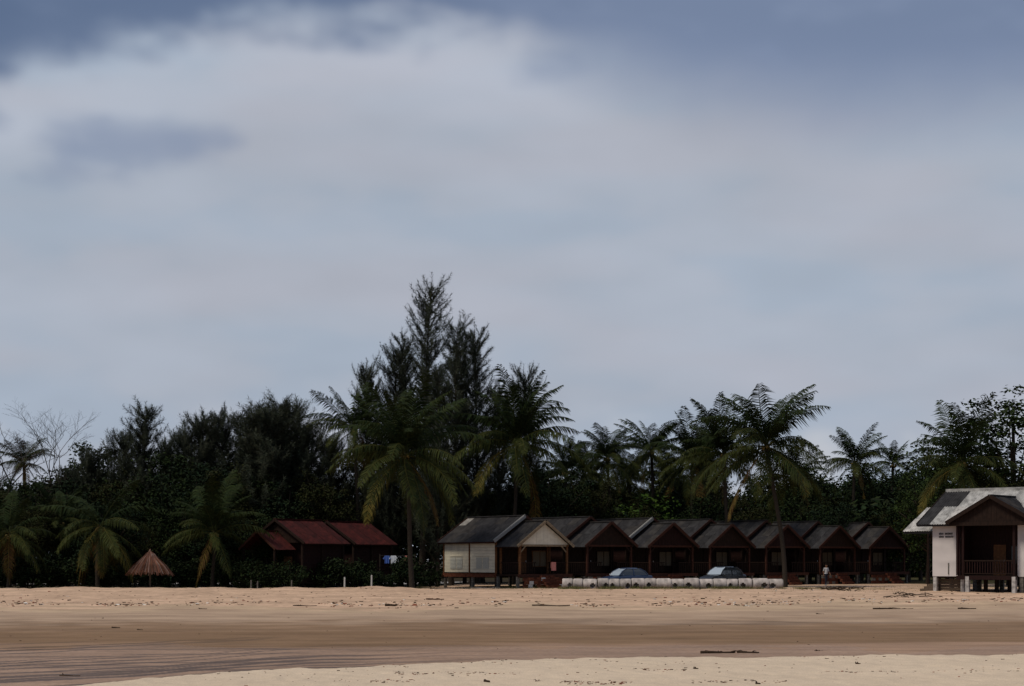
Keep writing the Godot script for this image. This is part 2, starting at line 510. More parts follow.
# ------------------------------------------------------------------ casuarinas and broadleaf trees
func needle_plume(m: MB, r: RandomNumberGenerator, start: Vector3, yaw: float, e0: float, e1: float, L: float, dens: float, c0: Vector3) -> void:
	var p := start
	var n := int(L / 0.17) + 3
	var wob := r.randf_range(-1.1, 1.1)
	for i in n:
		var t := float(i) / n
		var el := lerpf(e0, e1, t)
		var dir := Vector3(cos(yaw + wob * t) * cos(el), sin(el), sin(yaw + wob * t) * cos(el))
		var q := p + dir * (L / n)
		m.col = Color(c0.x * 0.8, c0.y * 0.65, c0.z * 0.7)
		var w := lerpf(0.028, 0.006, t)
		var s := dir.cross(Vector3(0.3, 0.2, 0.9)).normalized() * w
		m.tri(p - s, p + s, q)
		var k := int(dens * lerpf(1.0, 0.75, t) + r.randf())
		for j in k:
			var rv := Vector3(r.randfn(), r.randfn(), r.randfn())
			rv = (rv - dir * rv.dot(dir)).normalized()
			var nd := (dir * r.randf_range(0.35, 1.0) + rv * 0.75 + Vector3(0, r.randf_range(-0.7, 0.2), 0)).normalized()
			var l := r.randf_range(0.25, 0.6) * lerpf(1.0, 0.6, t)
			var sw := nd.cross(dir).normalized() * r.randf_range(0.014, 0.028)
			var a := p.lerp(q, r.randf()) + rv * 0.03
			var sh := r.randf_range(0.65, 1.35)
			m.col = Color(c0.x * sh, c0.y * sh, c0.z * sh)
			m.tri(a - sw, a + sw, a + nd * l)
		p = q

func casuarina_meshes(sd: int, H: float, R: float, plumes: int, low: float, dens: float) -> Array:
	var r := RandomNumberGenerator.new()
	r.seed = sd
	var t := MB.new()
	var pts := []
	var rad := []
	var lean := Vector3(r.randf_range(-0.04, 0.04), 0, r.randf_range(-0.04, 0.04)) * H
	for i in 15:
		var k := i / 14.0
		pts.append(Vector3(lean.x * k * k, H * k * 0.985, lean.z * k * k) + Vector3(sin(k * 9.0 + sd), 0, cos(k * 7.0 + sd)) * 0.1)
		rad.append(lerpf(0.012 * H, 0.012, pow(k, 0.8)))
	t.tube(pts, rad, 7)
	var c := MB.new()
	for i in plumes:
		var k := lerpf(low, 0.955, pow((i + r.randf() * 0.8) / plumes, 0.9))
		var s := Vector3(lean.x * k * k, H * k * 0.985, lean.z * k * k)
		var yaw := i * 2.39996 + r.randf_range(-0.5, 0.5)
		var L := (R * (0.35 + 1.15 * pow(1.0 - k, 0.65)) + 0.55) * r.randf_range(0.5, 1.3)
		var cc := Vector3(0.024, 0.03, 0.022).lerp(Vector3(0.044, 0.05, 0.036), r.randf())
		var e0 := r.randf_range(0.25, 0.8)
		var e1 := r.randf_range(0.95, 1.5)
		needle_plume(c, r, s, yaw, e0, e1, L, dens, cc)
		# side sprays leaving the branch
		for b in 3:
			var f := 0.25 + 0.22 * b
			var sp := s + Vector3(cos(yaw) * cos(e0 + 0.2), sin(e0 + 0.2), sin(yaw) * cos(e0 + 0.2)) * L * f
			needle_plume(c, r, sp, yaw + r.randf_range(-1.2, 1.2), e0 + 0.1, e1, L * r.randf_range(0.35, 0.55), dens * 0.9, cc)
		var bp := [s, s + Vector3(cos(yaw) * cos(e0), sin(e0), sin(yaw) * cos(e0)) * L * 0.45]
		t.tube(bp, [0.035 + 0.02 * (1.0 - k), 0.012], 4)
	needle_plume(c, r, Vector3(lean.x, H * 0.95, lean.z), 0.0, 1.5, 1.55, H * 0.05 + 0.35, dens, Vector3(0.036, 0.044, 0.03))
	return [t.mesh(), c.mesh()]

func casuarina(label: String, px: float, py: float, d: float, variant: int, wide := 1.0, group := "casuarina trees", turn := 0.0) -> void:
	var x := (px - 512.0) * d / F
	var g := ground(x, d)
	var H := EYE + (HOR - py) * d / F - g
	var o := thing("casuarina_tree", label, "tree", Vector3(x, g - 0.05, -d), turn, group)
	var ms: Array = cache["cas%d" % variant]
	var s: float = H / ms[2]
	for k in 2:
		var p := part(o, ["trunk", "crown"][k], ms[k], [M.bark, M.needle][k])
		p.scale = Vector3(s * wide, s, s * wide)

func leaf_cloud(m: MB, r: RandomNumberGenerator, at: Vector3, rad: Vector3, count: int, size: float, c0: Vector3, c1: Vector3) -> void:
	for i in count:
		var dv := Vector3(r.randfn(), r.randfn(), r.randfn()).normalized() * pow(r.randf(), 0.4)
		var p := at + dv * rad
		var up := (Vector3(r.randfn() * 0.6, 0.9, r.randfn() * 0.6) + dv * 0.5).normalized()
		var f := up.cross(Vector3(r.randfn(), r.randfn() * 0.4, r.randfn())).normalized()
		f = (f + Vector3.DOWN * r.randf_range(0.0, 0.5)).normalized()
		var s := f.cross(up).normalized()
		var l := size * r.randf_range(0.6, 1.25)
		var w := l * 0.3
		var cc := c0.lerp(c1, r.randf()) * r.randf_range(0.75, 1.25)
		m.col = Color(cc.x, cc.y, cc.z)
		var tip := p + f * l + up * -0.12 * l
		m.tri(p, p + f * l * 0.5 + s * w, tip)
		m.tri(p, tip, p + f * l * 0.5 - s * w)

func broadleaf_meshes(sd: int, H: float, R: float, clumps: int, per: int, size: float, low: float, c0: Vector3, c1: Vector3, clump_r := 0.95) -> Array:
	var r := RandomNumberGenerator.new()
	r.seed = sd
	var t := MB.new()
	var c := MB.new()
	var fork := H * low
	t.tube([Vector3.ZERO, Vector3(0.1, fork * 0.5, 0.05), Vector3(0.0, fork, 0.1), Vector3(0.1, H * 0.62, 0), Vector3(0.0, H * 0.85, 0.1)], [0.022 * H, 0.018 * H, 0.015 * H, 0.009 * H, 0.003 * H], 7)
	for i in clumps:
		var dv := Vector3(r.randfn(), r.randfn(), r.randfn()).normalized() * pow(r.randf(), 0.45)
		var cy := (H + fork) * 0.5
		var wob := 1.0 + 0.25 * sin(atan2(dv.z, dv.x) * 3.0 + sd)
		var at := Vector3(dv.x * R * wob, cy + dv.y * (H - fork) * 0.5 * (0.85 + 0.2 * sin(dv.x * 4.0 + sd)), dv.z * R * wob)
		var cr := clump_r * r.randf_range(0.6, 1.25)
		leaf_cloud(c, r, at, Vector3(cr, cr * 0.72, cr), per, size, c0, c1)
		if i % 3 == 0:
			var b := Vector3(0.05, fork + (at.y - fork) * 0.35, 0.05)
			t.tube([b, b.lerp(at, 0.55) + Vector3(0, 0.25, 0), at], [0.007 * H, 0.004 * H, 0.012], 4)
	return [t.mesh(), c.mesh(), H]

func broadleaf(called: String, label: String, px: float, py: float, d: float, key: String, wide: float, group: String, turn := 0.0) -> void:
	var x := (px - 512.0) * d / F
	var g := ground(x, d)
	var H := EYE + (HOR - py) * d / F - g
	var o := thing(called, label, "tree" if called.ends_with("tree") else "bush", Vector3(x, g - 0.05, -d), turn, group)
	var ms: Array = cache[key]
	var s: float = H / ms[2]
	for k in 2:
		var p := part(o, [["trunk", "crown"], ["stem", "foliage"]][0 if called.ends_with("tree") else 1][k], ms[k], [M.bark, M.leaf][k])
		p.scale = Vector3(s * wide, s, s * wide)

const ORD := ["first", "second", "third", "fourth", "fifth", "sixth", "seventh", "eighth", "ninth", "tenth", "eleventh", "twelfth", "thirteenth", "fourteenth", "fifteenth", "sixteenth", "seventeenth", "eighteenth", "nineteenth", "twentieth", "twenty-first", "twenty-second", "twenty-third", "twenty-fourth", "twenty-fifth", "twenty-sixth", "twenty-seventh", "twenty-eighth", "twenty-ninth", "thirtieth", "thirty-first", "thirty-second"]

func make_trees() -> void:
	make_fronds()
	var spec := [[1, 27.0, 2.6, 140, 0.14, 6.6], [2, 24.0, 2.4, 140, 0.16, 6.8], [3, 18.0, 2.6, 140, 0.08, 7.0], [4, 14.0, 2.6, 130, 0.05, 7.5], [5, 20.0, 2.8, 150, 0.1, 6.5]]
	for s in spec:
		var ms := casuarina_meshes(s[0] * 11, s[1], s[2], s[3], s[4], s[5])
		ms.append(s[1])
		cache["cas%d" % s[0]] = ms
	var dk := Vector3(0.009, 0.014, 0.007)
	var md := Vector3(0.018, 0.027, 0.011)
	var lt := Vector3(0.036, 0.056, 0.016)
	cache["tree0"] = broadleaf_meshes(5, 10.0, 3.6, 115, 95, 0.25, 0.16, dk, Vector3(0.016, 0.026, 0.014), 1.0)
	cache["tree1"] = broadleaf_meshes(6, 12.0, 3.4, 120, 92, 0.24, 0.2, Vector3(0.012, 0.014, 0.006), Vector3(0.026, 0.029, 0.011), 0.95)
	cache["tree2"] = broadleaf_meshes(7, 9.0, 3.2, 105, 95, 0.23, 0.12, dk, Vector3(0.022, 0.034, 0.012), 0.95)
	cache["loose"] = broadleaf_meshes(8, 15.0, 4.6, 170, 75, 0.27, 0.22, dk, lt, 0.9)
	cache["bush0"] = broadleaf_meshes(9, 3.0, 2.0, 52, 46, 0.24, 0.04, dk, md, 0.6)
	cache["bush1"] = broadleaf_meshes(10, 2.6, 1.7, 46, 46, 0.22, 0.04, dk, md, 0.55)
	cache["lime"] = broadleaf_meshes(12, 4.0, 2.2, 70, 80, 0.18, 0.1, Vector3(0.025, 0.05, 0.011), Vector3(0.05, 0.085, 0.016), 0.7)
	cache["yellowing"] = broadleaf_meshes(13, 5.0, 1.8, 40, 40, 0.26, 0.15, Vector3(0.04, 0.05, 0.012), Vector3(0.1, 0.095, 0.02), 0.65)

	# the casuarina group behind the two big palms
	casuarina("tallest feathery casuarina, its tip the highest point above the wood", 423, 275, 152, 1, 1.0)
	casuarina("narrow casuarina just right of the tallest tree top", 452, 314, 150, 2, 0.95, "casuarina trees", 1.0)
	casuarina("casuarina with a leaning plume, third highest of the tall group", 478, 324, 155, 2, 1.0, "casuarina trees", 2.6)
	casuarina("sparse grey casuarina spire left of the tallest tree", 392, 345, 154, 5, 0.8, "casuarina trees", 0.4)
	casuarina("small pale casuarina tip above the small left palm", 371, 362, 157, 3, 0.7, "casuarina trees", 4.0)
	casuarina("casuarina rising behind the heart of the upright dark palm", 528, 366, 160, 5, 0.8, "casuarina trees", 3.0)
	casuarina("short casuarina filling the notch between tall group and dark palm", 500, 385, 160, 3, 0.9, "casuarina trees", 5.1)
	casuarina("dense casuarina low in the middle of the tall group", 437, 365, 146, 5, 0.9, "casuarina trees", 2.0)
	# the casuarinas on the left
	casuarina("lone tall casuarina with ragged top over the thatched parasol", 141, 404, 146, 3, 1.05, "casuarina trees", 0.2)
	casuarina("lower dark casuarina close left of the lone tall one", 120, 432, 150, 4, 0.9, "casuarina trees", 1.9)
	casuarina("pale thin casuarina tip right of the lone tall one", 166, 440, 152, 4, 0.7, "casuarina trees", 3.9)
	casuarina("twin tipped casuarina beside the gap, right of the lone tree", 196, 416, 148, 4, 0.95, "casuarina trees", 2.2)
	casuarina("casuarina with a blunt top between two bushy neighbours", 222, 410, 152, 3, 1.0, "casuarina trees", 5.5)
	casuarina("wide bushy casuarina behind the red roofed cottages", 262, 406, 148, 4, 1.25, "casuarina trees", 1.2)
	casuarina("bushy casuarina topped by a curled tip above the red roof", 292, 402, 152, 4, 1.1, "casuarina trees", 4.4)
	casuarina("small dark casuarina left of the low golden palm", 88, 450, 150, 4, 0.8, "casuarina trees", 2.8)
	casuarina("thin casuarina tip poking out among palms right of centre", 703, 428, 182, 4, 0.7, "casuarina trees", 0.9)

	for e in [[181, 432, 156, 4, 0.9, "short casuarina in the gap before the twin tipped one"], [208, 424, 158, 3, 0.9, "casuarina tip between twin tipped and blunt topped trees"], [244, 416, 156, 4, 1.1, "round shouldered casuarina between blunt and wide bushy trees"], [278, 412, 158, 4, 1.1, "casuarina tucked between the two bushy ones over the red roof"], [312, 424, 150, 4, 1.0, "casuarina left of the small dark palm, above red roofs"], [332, 438, 158, 4, 1.0, "lowest casuarina just left of the small dark palm"], [66, 468, 156, 4, 0.8, "low casuarina between the bare tree and the golden palm"], [409, 330, 158, 2, 0.8, "thin casuarina spire hugging the left side of the tallest"], [464, 345, 160, 2, 0.8, "casuarina behind the cleft of the second and third highest"]]:
		casuarina(e[5], e[0], e[1], e[2], e[3], e[4], "casuarina trees", e[0] * 0.7)

	# coconut palms, the nearest and largest first
	palm("big olive fronded palm standing between red roof and first bungalow", 412, 127.0, 405, 452, 128.0, 72, FULL, 11)
	palm("upright dark palm with a tall heart, behind the first bungalow", 512, 148.0, 517, 440, 147.0, 66, FULL, 12, "coconut palms", -0.1)
	palm("small dark palm crown at the left foot of the tall casuarinas", 358, 152.0, 354, 428, 152.0, 48, OPEN, 13)
	palm("tall palm with hanging skirt and curved trunk by the cars", 785, 133.5, 766, 443, 134.0, 66, SKIRT, 14)
	palm("palm behind and left of the tall skirted palm", 730, 150.0, 724, 452, 150.0, 50, FULL, 15)
	palm("palm with a lone spike leaf above the fourth bungalow", 694, 165.0, 692, 458, 165.0, 42, FULL, 16)
	palm("palm above the third bungalow with an even round crown", 655, 172.0, 651, 450, 172.0, 38, SKIRT, 17)
	palm("slim palm above the second bungalow beside the sky notch", 610, 168.0, 607, 456, 168.0, 36, SKIRT, 18)
	palm("dim palm half hidden between the second and third bungalow palms", 630, 180.0, 629, 478, 180.0, 32, FULL, 31)
	palm("dim palm filling the gap right of the third bungalow palm", 673, 178.0, 674, 476, 178.0, 32, FULL, 32)
	palm("dim palm right behind the trunk of the skirted palm", 792, 170.0, 793, 478, 170.0, 38, FULL, 33)
	palm("dim palm low behind the first bungalow ridge", 583, 178.0, 584, 474, 178.0, 36, FULL, 34)
	palm("dark low palm just right of the upright dark palm", 565, 165.0, 566, 470, 165.0, 34, OPEN, 19)
	palm("palm silhouetted on the pale cloud right of the skirted palm", 852, 172.0, 855, 461, 172.0, 35, OPEN, 20)
	palm("smallest palm on the skyline before the white house", 893, 185.0, 893, 463, 185.0, 23, OPEN, 21)
	palm("large dull palm leaning over the white house roof", 960, 136.0, 962, 460, 136.0, 56, FULL, 22)
	palm("low palm with golden hanging fronds left of the thatched parasol", 98, 129.5, 100, 525, 129.5, 56, GOLD, 23, "coconut palms", 0.05, 0.15)
	palm("young palm with arching fronds right of the thatched parasol", 213, 131.0, 214, 530, 131.0, 50, OPEN, 24, "coconut palms", -0.1, 0.14)
	palm("small palm crown on the skyline at the left edge", 24, 165.0, 24, 462, 165.0, 28, OPEN, 25)
	palm("low drooping palm at the left edge of the wood", 8, 131.0, 10, 532, 131.0, 46, GOLD, 26, "coconut palms", 0.0, 0.14)
	palm("young palm in shade behind the low golden palm", 62, 140.0, 60, 520, 140.0, 40, OPEN, 27, "coconut palms", 0.0, 0.14)

	# the broadleaf tree at the right edge
	broadleaf("broadleaf_tree", "loose leafed spreading tree at the right edge above the white house", 1012, 392, 142, "loose", 1.5, "broadleaf trees", 0.6)
	broadleaf("broadleaf_tree", "tree with open leaf sprays left of the white house palm", 928, 452, 152, "loose", 0.9, "broadleaf trees", 2.0)
	broadleaf("broadleaf_tree", "dense tree low behind the roof of the white house", 1000, 452, 137, "tree1", 1.1, "broadleaf trees", 3.0)

	# the wood behind: rows of dark round crowns
	var r := RandomNumberGenerator.new()
	r.seed = 501
	var n := 0
	var rows := [[138.0, 0.0, 330.0, 505.0, 37.0, "dark round crowned tree in the front rank of the left wood"], [144.0, -10.0, 345.0, 462.0, 38.0, "dark round crowned tree in the middle rank of the left wood"], [160.0, -20.0, 400.0, 455.0, 45.0, "dark round crowned tree in the rear rank of the left wood"],
		[158.0, 430.0, 600.0, 470.0, 44.0, "dark crowned tree behind the two big palms"], [178.0, 550.0, 1040.0, 474.0, 34.0, "dark crowned tree in the wood behind the bungalow row"], [162.0, 575.0, 935.0, 497.0, 36.0, "lower dark tree right behind the grey bungalow roofs"]]
	for row in rows:
		var px: float = row[1]
		var num := 0
		while px < row[2]:
			var d: float = row[0] + r.randf_range(-3, 3)
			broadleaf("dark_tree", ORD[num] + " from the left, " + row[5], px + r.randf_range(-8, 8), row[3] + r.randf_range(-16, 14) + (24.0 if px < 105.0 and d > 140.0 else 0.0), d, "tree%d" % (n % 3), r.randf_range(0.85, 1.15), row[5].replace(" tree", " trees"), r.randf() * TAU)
			px += row[4] * r.randf_range(0.8, 1.2)
			n += 1
			num += 1
	# undergrowth along the edge of the wood
	var px2 := -8.0
	var bn := 0
	while px2 < 445.0:
		var lab: String = ORD[bn] + " from the left of the dark bushes along the edge of the left wood"
		bn += 1
		if absf(px2 - 150.0) > 13.0 or true:
			var d2 := 133.0 + r.randf_range(-1.0, 2.0)
			if px2 > 235.0 and px2 < 300.0: d2 = 130.0
			if px2 > 420.0: d2 = 137.5
			broadleaf("dark_bush", lab, px2, r.randf_range(548, 570) if px2 < 236.0 else (r.randf_range(569, 575) if px2 > 376.0 and px2 < 412.0 else r.randf_range(555, 568)), d2, "bush%d" % (n % 2), r.randf_range(0.9, 1.2), "bushes of the undergrowth", r.randf() * TAU)
		n += 1
		px2 += r.randf_range(15.0, 22.0)
	broadleaf("green_bush", "bright green bush above the roofs of the second and third bungalow", 640, 497, 166, "lime", 1.5, "", 1.0)
	broadleaf("green_bush", "bright green bush right of the skirted palm above the roofs", 829, 513, 172, "lime", 1.0, "", 2.0)
	broadleaf("green_bush", "dull green bush above the roof of the first bungalow", 588, 503, 165, "bush1", 1.2, "", 2.0)
	broadleaf("green_bush", "dark green bush above the fifth bungalow roof", 860, 498, 168, "bush1", 1.3, "", 4.0)
	broadleaf("yellow_bush", "yellowing shrub beside the lean-to roof of the white house", 909, 504, 163, "yellowing", 0.7, "", 0.3)

	# bare tree at the left
	var bm := MB.new()
	var br := RandomNumberGenerator.new()
	br.seed = 42
	twig(bm, br, Vector3.ZERO, Vector3(0.05, 1, 0).normalized(), 6.0, 0.14, 0)
	var x := (42.0 - 512.0) * 158.0 / F
	var bo := thing("bare_tree", "leafless grey tree with fine twigs on the left skyline", "tree", Vector3(x, 0, -158.0))
	part(bo, "trunk", bm, M.bark)
	bm = MB.new()
	twig(bm, br, Vector3.ZERO, Vector3(-0.12, 1, 0).normalized(), 5.6, 0.17, 0)
	var bo2 := thing("bare_tree", "dead thick limbed tree at the very left edge", "tree", Vector3((8.0 - 512.0) * 156.0 / F, 0, -156.0))
	part(bo2, "trunk", bm, M.bark)

	# the far wood closing the view
	var fm := MB.new()
	var fr := RandomNumberGenerator.new()
	fr.seed = 90
	leaf_cloud(fm, fr, Vector3.ZERO, Vector3(1.9, 1.5, 1.9), 150, 0.55, dk, md)
	var mm := MultiMesh.new()
	mm.transform_format = MultiMesh.TRANSFORM_3D
	mm.mesh = fm.mesh()
	var pl := []
	for i in 2600:
		var fx := fr.randf_range(-105, 105)
		var fd := fr.randf_range(205, 235)
		var top := 11.5 + 2.5 * nz.get_noise_2d(fx * 2.0, 5.0) + 2.0 * nz.get_noise_2d(fx * 8.0, 9.0)
		var s := fr.randf_range(0.8, 1.4)
		pl.append(Transform3D(Basis(Vector3.UP, fr.randf() * TAU).scaled(Vector3(s, s, s)), Vector3(fx, pow(fr.randf(), 0.8) * top, -fd)))
	mm.instance_count = pl.size()
	for i in pl.size():
		mm.set_instance_transform(i, pl[i])
	var fo := MultiMeshInstance3D.new()
	fo.name = "far_wood"
	fo.multimesh = mm
	fo.material_override = M.leaf
	add_child(fo)
	tag(fo, "dark far wood closing the gaps behind palms and bungalows", "wood", "", "stuff")

func twig(m: MB, r: RandomNumberGenerator, p: Vector3, dir: Vector3, L: float, w: float, depth: int) -> void:
	var q := p + dir * L
	m.tube([p, p.lerp(q, 0.5) + Vector3(r.randfn(), 0, r.randfn()) * L * 0.05, q], [w, w * 0.85, w * 0.65], 5 if depth < 3 else 3)
	if depth >= 6: return
	for i in (3 if depth > 0 else 4):
		var nd := (dir + Vector3(r.randfn(), r.randf_range(-0.1, 0.5), r.randfn()) * 0.62).normalized()
		twig(m, r, q if i < 2 else p.lerp(q, r.randf_range(0.5, 0.95)), nd, L * r.randf_range(0.52, 0.74), w * r.randf_range(0.5, 0.68), depth + 1)

# ------------------------------------------------------------------ roofs
func sheet_mesh(w: float, l: float) -> ArrayMesh:
	var key := "sheet%.3f_%.3f" % [w, l]
	if not cache.has(key):
		var m := MB.new()
		var n := int(round(w / 0.19)) * 4
		for i in n:
			var a0 := TAU * i / 4.0
			var a1 := TAU * (i + 1) / 4.0
			var p0 := Vector3(w * (float(i) / n - 0.5), 0.024 * sin(a0), 0)
			var p1 := Vector3(w * (float(i + 1) / n - 0.5), 0.024 * sin(a1), 0)
			var n0 := Vector3(-0.6 * cos(a0), 1, 0).normalized()
			var n1 := Vector3(-0.6 * cos(a1), 1, 0).normalized()
			var z := Vector3(0, 0, l)
			m.tri_n(p0, p0 + z, p1 + z, n0, n0, n1)
			m.tri_n(p0, p1 + z, p1, n0, n1, n1)
			# lower cut edge, 8 mm thick
			m.quad(p0 + z, p0 + z + Vector3(0, -0.008, 0), p1 + z + Vector3(0, -0.008, 0), p1 + z)
		cache[key] = m.mesh()
	return cache[key]

# a = ridge start, along = ridge vector, down = vector from ridge to eave
func slope(parent: Node, a: Vector3, along: Vector3, down: Vector3, cols: int, rows: int, pick: Callable) -> void:
	var x := along.normalized()
	var z := down.normalized()
	var y := z.cross(x)
	if y.y < 0:
		a += along
		along = -along
		x = -x
		y = -y
	var w := along.length() / cols
	var l := down.length() / rows
	var m := sheet_mesh(w, l + 0.12)
	for j in rows:
		for i in cols:
			var o := part(parent, "roof_sheet", m, pick.call(i, j))
			var tilt := Basis(x, 0.016 + rng.randf_range(-0.004, 0.004))
			o.transform = Transform3D(tilt * Basis(x, y, z), a + x * w * (i + 0.5) + z * (l * j - (0.06 if j else 0.0)) + y * (0.03 + 0.012 * (i % 2)))

# ------------------------------------------------------------------ bungalows
func planks(size: Vector2, n: int, thick: float, vertical: bool) -> ArrayMesh:
	# a boarded wall of n boards with open joints, facing +z
	var key := "planks%s%d%.2f%s" % [size, n, thick, vertical]
	if not cache.has(key):
		var m := MB.new()
		for i in n:
			if vertical:
				m.box(Vector3(size.x * ((i + 0.5) / n - 0.5), size.y * 0.5, (0.004 if i % 2 else 0.0)), Vector3(size.x / n - 0.012, size.y, thick))
			else:
				m.box(Vector3(0, size.y * (i + 0.5) / n, (0.004 if i % 2 else 0.0)), Vector3(size.x, size.y / n - 0.012, thick))
		cache[key] = m.mesh()
	return cache[key]

func gable_mesh(half: float, rise: float, n: int, thick: float) -> ArrayMesh:
	var key := "gable%.2f_%.2f_%d" % [half, rise, n]
	if not cache.has(key):
		var m := MB.new()
		var w := 2.0 * half / n
		for i in n:
			var x0 := -half + w * i + 0.006
			var x1 := x0 + w - 0.012
			var h0 := rise * (1.0 - absf(x0) / half)
			var h1 := rise * (1.0 - absf(x1) / half)
			var z := thick * 0.5 + (0.004 if i % 2 else 0.0)
			m.quad(Vector3(x0, 0, z), Vector3(x1, 0, z), Vector3(x1, h1, z), Vector3(x0, h0, z))
			m.quad(Vector3(x1, 0, -z), Vector3(x0, 0, -z), Vector3(x0, h0, -z), Vector3(x1, h1, -z))
			m.quad(Vector3(x0, 0, -z), Vector3(x0, 0, z), Vector3(x0, h0, z), Vector3(x0, h0, -z))
			m.quad(Vector3(x1, 0, z), Vector3(x1, 0, -z), Vector3(x1, h1, -z), Vector3(x1, h1, z))
			m.quad(Vector3(x0, h0, z), Vector3(x1, h1, z), Vector3(x1, h1, -z), Vector3(x0, h0, -z))
		cache[key] = m.mesh()
	return cache[key]

func window(parent: Node, at: Vector3, s: Vector2, turn: float, pane_mat: Material, frame_mat: Material) -> void:
	# built facing +z, then turned
	var r := Basis(Vector3.UP, turn)
	var w := block(parent, "window", at, Vector3(s.x, s.y, 0.03), pane_mat, r)
	for e in [[Vector3(-s.x / 2, 0, 0.02), Vector3(0.07, s.y + 0.14, 0.07)], [Vector3(s.x / 2, 0, 0.02), Vector3(0.07, s.y + 0.14, 0.07)], [Vector3(0, s.y / 2 + 0.035, 0.022), Vector3(s.x - 0.07, 0.07, 0.07)], [Vector3(0, -s.y / 2 - 0.035, 0.022), Vector3(s.x - 0.07, 0.07, 0.07)], [Vector3(0, 0, 0.018), Vector3(0.05, s.y, 0.05)]]:
		block(parent, "window_frame", at + r * e[0], e[1], frame_mat, r)

